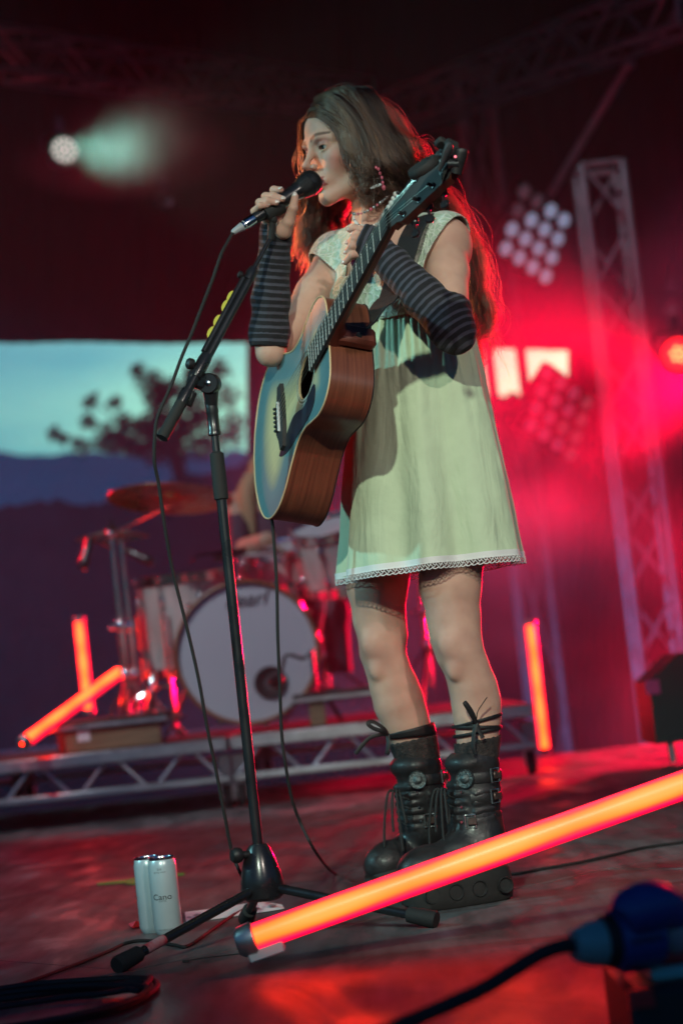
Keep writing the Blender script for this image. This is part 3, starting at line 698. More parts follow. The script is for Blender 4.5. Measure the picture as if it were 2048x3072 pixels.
# --- microphone stand
ms = empty('microphone_stand', (P(790, 2690, 3.8).x, 3.8, 0), 'tall black boom microphone stand on three splayed legs left of the singer', 'microphone stand')
bx = P(790, 2690, 3.8); bx = Vector((bx.x, 3.8, 0))
zh = P(790, 2700, 3.8).z
MB().lathe([(0, 0), (.030, 0), (.038, .006), (.0405, .02), (.0405, .034), (.038, .05), (.031, .075), (.022, .098), (.017, .105), (.0125, .106), (.011, .10)], bx+Vector((0, 0, zh)), (0, 0, 1), 36).build('hub', M['black_metal'], ms)
kb = MB(); kb.tube([bx+Vector((-.010, -.01, zh+.088)), bx+Vector((-.034, -.022, zh+.090))], .007, 12); kb.lathe([(0, 0), (.013, .001), (.015, .006), (.015, .014), (.011, .019), (0, .02)], bx+Vector((-.032, -.021, zh+.09)), (-.85, -.45, .05), 16); kb.build('clamp_knob', M['black_plastic'], ms)
z1 = P(655, 1501, 3.8).z; z2 = P(640, 1361, 3.8).z; z3 = P(626, 1225, 3.8).z
MB().tube([bx+Vector((0, 0, zh+.09)), bx+Vector((0, 0, z1+.02))], .0100, 20).build('lower_tube', M['black_metal'], ms)
MB().lathe([(.0100, 0), (.0138, .002), (.0145, .02), (.0138, .09), (.0118, (z2-z1)), (.0085, (z2-z1)+.003)], bx+Vector((0, 0, z1)), (0, 0, 1), 14).build('height_grip', M['black_rubber'], ms)
MB().tube([bx+Vector((0, 0, z2-.02)), bx+Vector((0, 0, z3))], .0078, 20).build('upper_tube', M['black_metal'], ms)
MB().lathe([(.008, -.055), (.0125, -.053), (.0125, -.046), (.0115, -.044), (.0115, -.012), (.0125, -.008), (.012, 0), (.013, .012), (.010, .02)], bx+Vector((0, 0, z3)), (0, 0, 1), 24).build('top_collar', M['black_metal'], ms)
g0, g1 = P(487, 1314, 3.72), P(812, 712, 3.88); gd = (g1-g0).normalized()
def bp(t): return g0+(g1-g0)*t
def bpx(px, py):
    best = min((k/400 for k in range(401)), key=lambda t: (P(px, py, bp(t).y)-bp(t)).length); return bp(best)
cl = bpx(596, 1112)
jc = bx+Vector((.002, -.012, z3+.045))
jm = MB(); q = bpx(585, 1135); jm.box((jc+q)/2+Vector((0, .006, .0)), (.034, .016, (jc-q).length+.03), frame((jc-q), (0, -1, 0)) @ Matrix.Rotation(R(90), 3, 'Z'), .006)
jm.lathe([(0, -.012), (.018, -.012), (.0205, -.009), (.0205, .009), (.018, .012), (0, .012)], jc, (-.25, -1, 0), 26); jm.tube([bx+Vector((0, 0, z3)), jc-Vector((0, -.006, .01))], [.011, .016], 16)
jm.build('swivel_joint', M['black_metal'], ms)
MB().lathe([(0, .016), (.005, .015), (.007, .011), (.0075, .008)], jc, (-.25, -1, 0), 14).build('joint_bolt', M['chrome'], ms)
MB().box(bpx(560, 1180)+Vector((.008, -.0, -.012)), (.014, .01, .03), frame((.5, 0, 1)), .003).build('wing_lever', M['black_plastic'], ms)
MB().tube([g0, bpx(541, 1208)], [.0118, .0112], 20).build('end_grip', M['black_rubber'], ms)
MB().tube([bpx(538, 1214), bpx(552, 1187), bpx(560, 1170)], [.0105, .0128, .0118], 20).build('boom_collar', M['black_metal'], ms)
MB().tube([bpx(552, 1187), bpx(620, 1063)], .0088, 20).build('boom_lower_tube', M['black_metal'], ms)
MB().tube([bpx(583, 1130), bpx(590, 1118), bpx(612, 1078), bpx(620, 1063)], [.0108, .0128, .0128, .011], 20).build('boom_clamp', M['black_metal'], ms)
MB().lathe([(0, 0), (.009, .001), (.011, .005), (.011, .012), (.007, .016), (0, .017)], bpx(600, 1095)+Vector((-.013, -.006, .002)), (-1, -.4, .3), 16).build('boom_knob', M['black_plastic'], ms)
side = gd.cross(Vector((0, -1, 0))).normalized()
MB().tube([bpx(618, 1068)+side*.003, bpx(752, 828)+side*.003], .0082, 20).build('boom_upper_tube', M['black_metal'], ms)
MB().tube([bpx(622, 1060)-side*.0085+Vector((0, -.003, 0)), bpx(745, 842)-side*.0085+Vector((0, -.003, 0))], .0055, 14).build('pick_rail', M['black_metal'], ms)
MB().tube([bpx(745, 842), bpx(757, 820), bpx(765, 806)], [.0105, .0112, .009], 16).build('rod_clamp', M['black_metal'], ms)
MB().lathe([(0, 0), (.006, .001), (.0075, .004), (.0075, .009), (0, .012)], bpx(750, 832)+Vector((-.012, -.004, .003)), (-1, -.3, .4), 12).build('rod_knob', M['black_plastic'], ms)
MB().tube([bpx(757, 820), g1], .0045, 14).build('boom_rod', M['black_metal'], ms)
for (fx, fy, hx) in ((372, 2893, -1), (1288, 2760, 1), (744, 2752, 0)):
    ft_ = F(fx, fy+22); ft_ = Vector((ft_.x, ft_.y, .016)); dd = (ft_-bx); dd.z = 0; dd.normalize(); s0 = bx+Vector((0, 0, zh+.022))+dd*.028
    L_ = MB(); L_.tube([s0, ft_], .0088, 16); lg = L_.build('leg', M['black_metal'], ms)
    e = (ft_-s0).normalized(); MB().tube([ft_-e*.042, ft_-e*.04, ft_+e*.012, ft_+e*.016], [.0115, .0145, .0165, .0145], 18).build('rubber_foot', M['black_rubber'], lg)
    if hx == -1:
        c0, c1 = ft_-e*.058, ft_-e*.108; MB().tube([c0, c1], .0091, 16, caps=False).build('sticker', mat('red_white_sticker', (.6, .55, .55), .5, col2=(.6, .03, .05), vscale=25), lg)
M['pick'] = mat('yellow_pick', (.62, .50, .06), .4)
for k, (x, y) in enumerate(((688, 893), (672, 920), (648, 965), (629, 1000))):
    c = P(x+7, y+2, bpx(x, y).y+.012); fr = frame((-.35, -1, 0), gd) ; prof = []
    for j in range(14):
        a = 2*math.pi*j/14; rr = .0115*(1+.18*math.cos(a)**3 if True else 1); prof.append((math.cos(a)*rr*1.15, math.sin(a)*rr*.9))
    vs = [c+fr@Vector((u, v, zz)) for zz in (-.0005, .0005) for u, v in prof]
    o = MB().add(vs, [tuple(range(13, -1, -1)), tuple(range(14, 28))]+[(j, (j+1) % 14, (j+1) % 14+14, j+14) for j in range(14)]).build('guitar_pick', M['pick'], None, smooth=False)
    tag(o, ['topmost yellow pick in the holder on the microphone boom', 'second yellow pick from the top of the boom holder', 'third yellow pick from the top of the boom holder', 'lowest yellow pick in the holder on the microphone boom'][k], 'guitar pick', 'yellow guitar picks on the microphone boom')
# --- microphone in hand (clip part belongs to the stand)
MH, MT = P(924, 553, 3.905), P(762, 657, 3.855); md_ = (MH-MT).normalized()
mic = empty('microphone', MT, 'black handheld microphone held up to the singer\'s mouth', 'microphone')
def mic_mesh():
    m = bpy.data.materials.new('mic_grille'); m.use_nodes = True; t = m.node_tree; b = t.nodes['Principled BSDF']; b.inputs['Base Color'].default_value = (.02, .02, .022, 1); b.inputs['Metallic'].default_value = .6; b.inputs['Roughness'].default_value = .45
    v = t.nodes.new('ShaderNodeTexVoronoi'); v.inputs['Scale'].default_value = 500; tc = t.nodes.new('ShaderNodeTexCoord'); bp_ = t.nodes.new('ShaderNodeBump'); bp_.inputs['Strength'].default_value = .9; bp_.inputs['Distance'].default_value = .001
    t.links.new(tc.outputs['Object'], v.inputs['Vector']); t.links.new(v.outputs['Distance'], bp_.inputs['Height']); t.links.new(bp_.outputs[0], b.inputs['Normal']); return m
M['grille'] = mic_mesh()
Lm = (MH-MT).length
MB().lathe([(.0, 0), (.0105, .0), (.0115, .004), (.0125, .03), (.0165, Lm-.035), (.0185, Lm-.026), (.019, Lm-.024)], MT, md_, 28).build('handle', M['black_metal'], mic)
MB().lathe([(.019, -.026), (.0235, -.012), (.0248, -.004), (.0248, .0)], MH, md_, 30).build('grille_neck', M['grille'], mic)
MB().lathe([(.0250, -.002), (.0262, -.0015), (.0262, .003), (.0250, .0035)], MH, md_, 30).build('band', M['black_metal'], mic)
MB().lathe([(.0250, .003), (.0252, .008), (.0235, .016), (.018, .0225), (.009, .0255), (0, .026)], MH, md_, 30).build('grille', M['grille'], mic)
clp = MB(); q = MT+md_*.045; clp.tube([q-md_*.02+Vector((0, 0, -.004)), q+md_*.022+Vector((0, 0, -.004))], [.0175, .0195], 16); clp.tube([q+Vector((0, 0, -.02)), g1+Vector((0, .0, -.004))], [.009, .007], 12); clp.sphere(q+Vector((0, 0, -.022)), .011, 6)
clp.build('microphone_clip', M['black_rubber'], ms)
xr = MT-md_*.001; XL = empty('microphone_cable', MT, 'black cable looping from the microphone down the stand and across the floor', 'cable')
MB().lathe([(.0105, 0), (.0105, -.02), (.0095, -.024), (.0095, -.03)], xr, md_, 22).build('plug_shell', M['chrome'], XL); MB().lathe([(.0097, -.018), (.0097, -.024), (.006, -.052), (.0035, -.056)], xr, md_, 18).build('plug_boot', mat('plug_boot_pale', (.35, .35, .37), .4), XL)
c1 = [xr-md_*.052]+[P(x, y, d) for x, y, d in ((684, 726, 3.82), (664, 762, 3.80), (638, 838, 3.79), (608, 915, 3.77), (579, 991, 3.75), (545, 1072, 3.73), (515, 1153, 3.71), (485, 1221, 3.70), (470, 1263, 3.70), (464, 1323, 3.70), (464, 1387, 3.705), (476, 1450, 3.72), (487, 1527, 3.73), (498, 1600, 3.74), (519, 1715, 3.76), (561, 1883, 3.78), (596, 2037, 3.80), (621, 2178, 3.82), (646, 2300, 3.84), (673, 2440, 3.86), (696, 2555, 3.88), (727, 2632, 3.89))]
rc = .0033
def fl(px, py, r_=.0033): v = F(px, py, r_); return Vector((v.x, v.y, r_))
c1 += [fl(760, 2700), fl(735, 2725), fl(695, 2748), fl(655, 2775), fl(612, 2806), fl(561, 2839), fl(523, 2835), fl(446, 2822), fl(383, 2828), fl(319, 2857), fl(191, 2908), fl(64, 2952), fl(-80, 2990)]
MB().tube(smooth_path(c1, 7), rc, 8).build('cord', M['black_rubber'], XL)
c2 = [P(812, 1540, 3.93), P(820, 1600, 3.93), P(830, 1750, 3.94), P(833, 1900, 3.95), P(839, 2050, 3.97), P(845, 2200, 3.99), P(856, 2290, 4.0), P(874, 2390, 4.03), P(900, 2465, 4.06), P(951, 2562, 4.10), fl(1005, 2622), fl(1099, 2662), fl(1250, 2660), fl(1420, 2630), fl(1546, 2621), fl(1633, 2605), fl(1741, 2586), fl(1849, 2562), fl(1930, 2543), fl(2048, 2526), fl(2300, 2490)]
tag(MB().tube(smooth_path(c2, 7), .0033, 8).build('guitar_cable', M['black_rubber'], None), 'black cable hanging from the guitar and running behind the boots', 'cable')
# coiled cable bottom left
def c6(x, y, z=.005): 
    v = F(x*.6378, 2300+y*.6378, z); return Vector((v.x, v.y, z))
cc_ = empty('cable_coil', c6(400, 1080), 'loops of thick black cable lying at the bottom left corner', 'cable')
for k, pts in enumerate(([(-200, 1075), (0, 1045), (200, 1020), (450, 1003), (640, 995), (722, 1008), (738, 1035), (690, 1075), (610, 1118), (500, 1155), (300, 1195), (100, 1225), (-150, 1260)],
        [(-200, 1165), (0, 1130), (150, 1108), (300, 1085), (480, 1068), (600, 1048), (655, 1052), (700, 1010), (708, 992)],
        [(-200, 1095), (0, 1070), (200, 1045), (420, 1030), (600, 1030), (690, 1040), (660, 1080), (560, 1120), (380, 1165), (180, 1205), (-60, 1250)],
        [(-200, 1120), (30, 1092), (240, 1062), (430, 1045), (590, 1018), (680, 1015), (712, 1040), (650, 1095), (520, 1140), (330, 1180), (120, 1215), (-100, 1240)])):
    MB().tube(smooth_path([c6(x, y, .006+.004*(k % 3)) for x, y in pts], 7), .0052, 8).build('loop', M['black_rubber'], cc_)
wt = MB(); wt.tube(smooth_path([c6(872, 914, .002), c6(960, 900, .003), c6(1060, 888, .002), c6(1160, 876, .002)], 5), .0011, 6); wt.box(c6(876, 914, .003), (.012, .006, .005))
tag(wt.build('cable_tie', M['black_plastic'], None), 'thin black cable tie lying near the end of the long light tube', 'cable tie')
# --- cans
M['can'] = mat('can_paint', (.55, .66, .68), .32, .2, coat=.4, var=.06, vscale=30)
M['ink'] = mat('black_ink', (.01, .012, .015), .5); M['inkg'] = mat('grey_ink', (.18, .22, .24), .5)
def can(base, yaw, label, text=True):
    t = empty('drink_can', base, label, 'can', 'pale blue drink cans')
    r_ = .0283; h = .150
    MB().lathe([(0, .004), (.020, .002), (.0225, 0), (.0245, .003), (r_, .012), (r_, h-.018), (.0262, h-.006), (.0248, h-.004)], base, (0, 0, 1), 40).build('body', M['can'], t)
    MB().lathe([(.0248, h-.005), (.0262, h-.002), (.0262, h), (.0250, h+.0005), (.0236, h-.003), (.0232, h-.006), (0, h-.005)], base, (0, 0, 1), 40).build('lid', M['chrome'], t)
    MB().tube([(base.x+math.cos(a)*.007, base.y-.004+math.sin(a)*.010, base.z+h-.002) for a in [2*math.pi*k/14 for k in range(14)]], .0013, 6, closed=True).build('ring_pull', M['chrome'], t)
    if text:
        for (s_, sz, zc, mt) in (('Cano', .0165, .0735, M['ink']), ('WATER', .0048, .0655, M['inkg']), ('Still', .0062, .128, M['inkg']), ('spring water', .0050, .1225, M['inkg']), ('330ML RESEALABLE', .0038, .010, M['inkg'])):
            me = text_mesh(s_, sz); 
            if s_ == 'Cano':
                bm_ = bmesh.new(); bm_.from_mesh(me); bmesh.ops.scale(bm_, vec=(1.12, 1, 1), verts=bm_.verts); bm_.to_mesh(me); bm_.free()
            for v in me.vertices:
                a = v.co.x/r_+yaw; v.co = Vector((base.x+math.sin(a)*(r_+.0003), base.y-math.cos(a)*(r_+.0003), base.z+zc+v.co.y))
            link('lettering', me, mt, t)
cb = F(507, 2799); can(Vector((cb.x, cb.y, 0)), -.12, 'front drink can with its black lettering turned to the camera')
can(Vector((cb.x-.034, cb.y+.049, 0)), -1.9, 'rear drink can half hidden behind the lettered one')
# --- litter
M['paper'] = mat('paper', (.72, .72, .74), .7, bump=.1, bscale=20)
def sheet(name, pts, z, m, label, cat, lift=.0015):
    b_ = [c6(x, y, z) for x, y in pts]; n = len(b_); c = sum(b_, Vector())/n+Vector((0, 0, lift))
    vs = b_+[v-Vector((0, 0, .0008)) for v in b_]+[c]
    return tag(MB().add(vs, [(k, (k+1) % n, 2*n) for k in range(n)]+[(k+n, (k+1) % n+n, (k+1) % n, k) for k in range(n)]).build(name, m, None, smooth=False), label, cat)
pp = sheet('paper_sheet', [(870, 684), (1010, 666), (1130, 648), (1230, 634), (1325, 648), (1337, 666), (1240, 682), (1100, 702), (990, 718), (876, 736)], .0024, M['paper'], 'white song sheet lying flat under the stand legs', 'paper', .004)
for k, (x, y, s_) in enumerate(((930, 697, 26), (965, 690, 18), (1010, 680, 22), (1280, 652, 24), (1205, 665, 20), (890, 708, 14))):
    b_ = [c6(x+dx*s_, y+dy*s_*.25, .0068) for dx, dy in ((-1, .3), (-.2, -.9), (.9, -.5), (.6, .6), (-.4, .9))]
    o = MB().add(b_, [(0, 1, 2, 3, 4)]).build('scribble', M['inkg'], pp, smooth=False)
sheet('paper_scrap', [(653, 716), (678, 713), (682, 732), (662, 738)], .003, M['paper'], 'tiny white paper scrap just left of the cans', 'paper')
sheet('red_wrapper', [(603, 740), (622, 744), (640, 732), (676, 731), (680, 745), (650, 752), (622, 757)], .005, mat('red_foil', (.6, .03, .03), .25, .3), 'crumpled red wrapper beside the foot of the rear can', 'wrapper', .008)
gt = mat('green_tape', (.01, .55, .08), .5)
sheet('floor_tape', [(456, 548), (478, 543), (600, 530), (640, 520), (700, 515), (870, 498), (868, 506), (700, 530), (668, 548), (625, 553), (590, 550), (610, 541), (560, 547), (460, 555)], .0022, gt, 'torn strip of bright green tape on the floor behind the cans', 'tape', .0003)
v = F(1882, 2692, .002); tag(MB().box((v.x, v.y, .002), (.022, .014, .002)).build('paper_chip', M['paper'], None), 'small pale chip lying alone on the bare floor at right', 'paper scrap')
# --- foreground distribution box and blue plug
fb = empty('distribution_box', P(2000, 3020, 2.25), 'black out-of-focus power box in the bottom right corner', 'power box')
q0 = P(1884, 2965, 2.25); MB().box((q0.x+.14, 2.38, q0.z/2-.02), (.28, .26, q0.z+.04-.004), None, .008).build('casing', M['black_plastic'], fb)
MB().box((q0.x+.15, 2.34, q0.z+.006), (.24, .12, .016), frame((0, .0, 1), (1, .0, 0)), .004).build('pale_socket_plate', mat('pale_teal_plastic', (.30, .50, .48), .5), fb)
MB().box((q0.x+.012, 2.246, q0.z-.012), (.028, .004, .02)).build('red_lamp', mat('red_lamp', (.7, .03, .03), .3), fb)
pg = empty('power_plug', P(1860, 2830, 2.28), 'blurred blue power connector on thick black cable at bottom right', 'plug')
M['blue'] = mat('blue_plastic', (.010, .055, .24), .4); M['bluedk'] = mat('dark_blue_plastic', (.012, .03, .10), .45)
pa, pb_ = P(1745, 2835, 2.27), P(1975, 2800, 2.30); pdv = (pb_-pa).normalized(); pl = (pb_-pa).length
MB().lathe([(0, -.012), (.018, -.01), (.022, 0), (.026, .012), (.026, .03)], pa, pdv, 26).build('gland', mat('grey_gland', (.25, .36, .36), .5), pg)
MB().lathe([(.022, .02), (.029, .026), (.030, pl*.4), (.026, pl*.45)], pa, pdv, 26).build('grip', M['black_rubber'], pg)
MB().lathe([(.026, pl*.38), (.034, pl*.40), (.036, pl*.45), (.036, pl*.9), (.033, pl*.95), (.03, pl*.95)], pa, pdv, 30).build('collar', M['blue'], pg)
for k in range(8):
    a = 2*math.pi*k/8; X = pdv.orthogonal().normalized(); Y = pdv.cross(X); MB().tube([pa+pdv*pl*.48+(X*math.cos(a)+Y*math.sin(a))*.036, pa+pdv*pl*.86+(X*math.cos(a)+Y*math.sin(a))*.036], .003, 6).build('grip_rib', M['bluedk'], pg)
cp = MB(); cp.tube(smooth_path([P(1865, 2765, 2.26), P(1915, 2728, 2.27), P(1980, 2722, 2.28), P(2040, 2748, 2.29)], 5), [.02, .024, .027, .028, .029, .03, .03, .03, .03, .029, .028, .026, .024, .022, .02, .018], 14); cp.build('hinged_cap', M['blue'], pg)
MB().lathe([(.024, 0), (.030, .01), (.030, .05), (.024, .06), (0, .06)], pb_, pdv, 24).build('coupler', mat('clear_coupler', (.45, .30, .33), .4), pg)
MB().box(P(2020, 2850, 2.3), (.05, .03, .03), None, .006).build('red_latch', mat('red_latch', (.55, .02, .03), .4), pg)
cb2 = [pa-pdv*.008]+[P(x, y, d) for x, y, d in ((1690, 2838, 2.26), (1620, 2862, 2.25), (1540, 2910, 2.24), (1450, 2965, 2.22), (1330, 3020, 2.2), (1190, 3080, 2.17), (1050, 3140, 2.13))]
MB().tube(smooth_path(cb2, 6), .0085, 12).build('cord', M['black_rubber'], pg)

# ================================================================== GUITAR
GS = P(850, 1253, 3.90); GN = P(1178, 660, 3.418); GL = (GN-GS).length; ga = (GN-GS).normalized()
_i = P(861, 1354, 3.90)-P(852, 1168, 3.90); _v = (GS-CAM).normalized(); gw = (_i-_v*(_i.dot(ga)/_v.dot(ga))).normalized(); gn = gw.cross(ga).normalized(); gw = ga.cross(gn).normalized()
if gn.x > 0: gn = -gn
def G(s, t, h=0): return GS+ga*s+gw*t+gn*h
GF = frame(gn, ga)
gt_ = empty('acoustic_guitar', GS, 'acoustic guitar with cream centred top and red brown sides held against the pale green dress', 'guitar')
def top_plate_mat():
    m = bpy.data.materials.new('cream_to_grey_top'); m.use_nodes = True; t = m.node_tree; N = t.nodes; L = t.links; b = N['Principled BSDF']
    at = N.new('ShaderNodeAttribute'); at.attribute_name = 'rim_dist'; r = ramp(N, [(0, (.10, .22, .25)), (.34, (.15, .27, .29)), (.56, (.50, .44, .28)), (.8, (.80, .62, .33)), (1, (.85, .66, .36))]); L.new(at.outputs['Fac'], r.inputs[0])  # cream towards the middle, blue-grey towards the outline
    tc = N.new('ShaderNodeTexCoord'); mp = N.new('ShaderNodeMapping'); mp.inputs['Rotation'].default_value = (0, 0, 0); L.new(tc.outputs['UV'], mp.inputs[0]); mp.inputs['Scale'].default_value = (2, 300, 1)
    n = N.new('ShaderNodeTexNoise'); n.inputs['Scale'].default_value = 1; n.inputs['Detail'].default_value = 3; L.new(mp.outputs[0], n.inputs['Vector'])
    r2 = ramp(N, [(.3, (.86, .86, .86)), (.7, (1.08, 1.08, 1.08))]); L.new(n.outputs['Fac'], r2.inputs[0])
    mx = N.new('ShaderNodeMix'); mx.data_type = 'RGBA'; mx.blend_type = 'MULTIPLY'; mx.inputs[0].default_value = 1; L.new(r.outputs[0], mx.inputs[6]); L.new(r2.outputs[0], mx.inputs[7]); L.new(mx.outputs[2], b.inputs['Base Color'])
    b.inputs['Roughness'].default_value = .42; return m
M['top'] = top_plate_mat()
def wood(name, c1, c2, rough, uvs=(3, 160, 1), coat=.3):
    m = bpy.data.materials.new(name); m.use_nodes = True; t = m.node_tree; N = t.nodes; L = t.links; b = N['Principled BSDF']
    tc = N.new('ShaderNodeTexCoord'); mp = N.new('ShaderNodeMapping'); L.new(tc.outputs['UV'], mp.inputs[0]); mp.inputs['Scale'].default_value = uvs
    n = N.new('ShaderNodeTexNoise'); n.inputs['Scale'].default_value = 1; n.inputs['Detail'].default_value = 5; n.inputs['Roughness'].default_value = .65; L.new(mp.outputs[0], n.inputs['Vector'])
    r = ramp(N, [(.32, c2), (.66, c1)]); L.new(n.outputs['Fac'], r.inputs[0]); L.new(r.outputs[0], b.inputs['Base Color']); b.inputs['Roughness'].default_value = rough
    b.inputs['Coat Weight'].default_value = coat; b.inputs['Coat Roughness'].default_value = .3
    bp = N.new('ShaderNodeBump'); bp.inputs['Strength'].default_value = .15; bp.inputs['Distance'].default_value = .001; L.new(n.outputs['Fac'], bp.inputs['Height']); L.new(bp.outputs[0], b.inputs['Normal']); return m
M['mahog'] = wood('mahogany', (.21, .062, .032), (.095, .026, .015), .36)
M['neckw'] = wood('neck_wood', (.16, .035, .02), (.09, .02, .012), .5, coat=.1)
M['ebony'] = wood('ebony', (.035, .031, .032), (.017, .015, .016), .72, (4, 200, 1), 0)
M['hstock'] = wood('headstock_veneer', (.06, .055, .055), (.03, .028, .03), .45, (4, 120, 1), .1)
M['binding'] = mat('binding', (.72, .50, .28), .4); M['fretm'] = mat('fret_metal', (.75, .70, .64), .45, .3); M['string'] = mat('string', (.7, .65, .55), .3, .9)
# body outline
ctrl = [(.266, 0), (.266, .055), (.258, .095), (.232, .122), (.195, .130), (.155, .120), (.118, .109), (.075, .112), (.03, .138), (-.012, .168), (-.055, .182), (-.10, .174), (-.14, .143), (-.168, .09), (-.181, .035)]
ctrl = ctrl+[(-.182, 0)]+[(s, -t) for s, t in ctrl[::-1][:-1]]
def closed_spline(c, n=6):
    out = []; k = len(c)
    for i in range(k):
        p0, p1, p2, p3 = [Vector((*c[(i+j) % k], 0)) for j in (-1, 0, 1, 2)]
        for q in range(n):
            t = q/n; v = .5*((2*p1)+(p2-p0)*t+(2*p0-5*p1+4*p2-p3)*t*t+(3*p1-p0-3*p2+p3)*t**3); out.append((v.x, v.y))
    return out
OUT = closed_spline(ctrl, 6); NO = len(OUT)
HC = (.138, 0); HR = .0445
def hdep(s): return .104-.018*max(0, min(1, (s+.18)/.45))
# top plate with round hole
rings = 9; vs = []; fs = []; bv = []; uv = []
for i, (s, t) in enumerate(OUT):
    a = math.atan2(t-HC[1], s-HC[0]); h = (HC[0]+math.cos(a)*HR, HC[1]+math.sin(a)*HR)
    for k in range(rings+1):
        u = k/rings; u = u**.8; x = h[0]+(s-h[0])*u; y = h[1]+(t-h[1])*u; vs.append(G(x, y, 0)); uv.append((x, y))
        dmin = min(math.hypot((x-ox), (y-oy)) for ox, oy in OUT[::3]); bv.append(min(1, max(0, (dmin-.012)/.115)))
for i in range(NO):
    j = (i+1) % NO
    for k in range(rings): fs.append((i*(rings+1)+k, i*(rings+1)+k+1, j*(rings+1)+k+1, j*(rings+1)+k))
def uvset(o, uvl):
    me = o.data; l = me.uv_layers.new(name='UVMap'); li = np.zeros(len(me.loops), np.int32); me.loops.foreach_get('vertex_index', li)
    l.data.foreach_set('uv', np.array(uvl, np.float32)[li].ravel())
o = MB().add(vs, fs).build('top_plate', M['top'], gt_); at = o.data.attributes.new('rim_dist', 'FLOAT', 'POINT'); at.data.foreach_set('value', bv); uvset(o, uv)
vs = []; fs = []; uv = []; K = 7; per = 0
for i, (s, t) in enumerate(OUT):
    if i: per += math.hypot(s-OUT[i-1][0], t-OUT[i-1][1])
    for k in range(K): vs.append(G(s, t, -hdep(s)*k/(K-1)-.0005)); uv.append((per, k*.015))
for i in range(NO):
    j = (i+1) % NO
    for k in range(K-1): fs.append((i*K+k, i*K+k+1, j*K+k+1, j*K+k))
o = MB().add(vs, fs).build('side', M['mahog'], gt_); uvset(o, [(u, v) for u, v in uv])
vs = [G(s, t, -hdep(s)-.0005) for s, t in OUT]+[G(s*.5+.03, t*.5, -hdep(s)-.014) for s, t in OUT]+[G(.03, 0, -.115)]
o = MB().add(vs, [(i, (i+1) % NO, (i+1) % NO+NO, i+NO) for i in range(NO)]+[(i+NO, (i+1) % NO+NO, 2*NO) for i in range(NO)]).build('back', M['mahog'], gt_); uvset(o, [(s, t) for s, t in OUT]+[(s*.5, t*.5) for s, t in OUT]+[(0, 0)])
for h, r_ in ((.0003, .0018),): MB().tube([G(s, t, h) for s, t in OUT], r_, 8, closed=True).build('binding', M['binding'], gt_)
MB().tube([G(s, t, -hdep(s)) for s, t in OUT], .0014, 6, closed=True).build('back_binding', M['black_plastic'], gt_)
# soundhole, rosette
ang = [2*math.pi*k/40 for k in range(40)]
MB().add([G(HC[0]+math.cos(a)*HR, math.sin(a)*HR, h) for h in (0, -.004) for a in ang], [(k, (k+1) % 40, (k+1) % 40+40, k+40) for k in range(40)]).build('soundhole_edge', M['binding'], gt_)
for r_, wd_, m in ((.0475, .0012, M['white']), (.0515, .0010, M['black_plastic']), (.0545, .0010, M['white'])):
    MB().add([G(HC[0]+math.cos(a)*(r_+d), math.sin(a)*(r_+d), .0006) for d in (0, wd_) for a in ang], [(k, k+40, (k+1) % 40+40, (k+1) % 40) for k in range(40)]).build('rosette_ring', m, gt_)
MB().add([G(s*.97, t*.97, -hdep(s)+.002) for s, t in OUT[::2]], [tuple(range(len(OUT[::2])))]).build('inner_back', mat('inside_dark', (.03, .015, .01), .8), gt_, smooth=False)
# pickguard (treble side)
pgc = [(.152, .052), (.118, .060), (.088, .048), (.060, .040), (.030, .048), (-.005, .062), (-.03, .072), (-.004, .088), (.035, .098), (.075, .097), (.115, .100), (.150, .098), (.175, .085), (.182, .062), (.176, .048)]
pgo = closed_spline(pgc, 4); c_ = (.08, .075); n = len(pgo)
MB().add([G(s, t, .0016) for s, t in pgo]+[G(s, t, .0) for s, t in pgo]+[G(c_[0], c_[1], .0016)], [(k, (k+1) % n, 2*n) for k in range(n)]+[(k, k+n, (k+1) % n+n, (k+1) % n) for k in range(n)]).build('pickguard', mat('pickguard', (.035, .04, .05), .3, var=.5, vscale=20, coat=.4), gt_, smooth=False)
# bridge, saddle, pins
brc = [(.010, -.076), (.013, -.055), (.016, -.03), (.016, .03), (.013, .055), (.010, .076), (-.006, .076), (-.012, .05), (-.022, .03), (-.026, 0), (-.022, -.03), (-.012, -.05), (-.006, -.076)]
n = len(brc); MB().add([G(s, t, .0085) for s, t in brc]+[G(s*1.06, t*1.02, .0) for s, t in brc], [tuple(range(n))]+[(k, k+n, (k+1) % n+n, (k+1) % n) for k in range(n)]).build('bridge', M['ebony'], gt_, smooth=False)
MB().box(G(.001, 0, .0105), (.003, .072, .006), GF, .001).build('saddle', M['white'], gt_)
for k in range(6):
    t = (k-2.5)*.0108; MB().lathe([(.0022, -.002), (.0024, .003), (.0034, .0045), (.0032, .007), (.0015, .0085), (0, .009)], G(-.0125, t, .008), gn, 12).build('bridge_pin', M['black_plastic'], gt_)
# neck + fretboard
def fbw(s): return .0215+(.0272-.0215)*(GL-s)/(GL-.185)
NB = 14; vs = []; fs = []; uv = []
stn = np.linspace(.262, GL, 16)
for s in stn:
    wd_ = fbw(s); dp = .0195-.004*(s-.26)/.34
    if s < .31: dp += (.31-s)/.05*.034*(1-.0)  # heel
    for j in range(NB+1):
        a = math.pi*j/NB; vs.append(G(s, -math.cos(a)*wd_*(1 if s > .30 else 1-.1*math.sin(a)), .0055-math.sin(a)**.8*dp)); uv.append((s, j*.004))
for i in range(len(stn)-1):
    for j in range(NB): a = i*(NB+1)+j; fs.append((a, a+1, a+NB+2, a+NB+1))
fs.append(tuple(range(NB+1))); o = MB().add(vs, fs).build('neck', M['neckw'], gt_); uvset(o, uv)
hb = MB(); hb.box(G(.279, .002, -.044), (.026, .042, .086), GF, .007); hb.build('heel', M['neckw'], gt_)
fbt = .0115
vs = []; uv = []
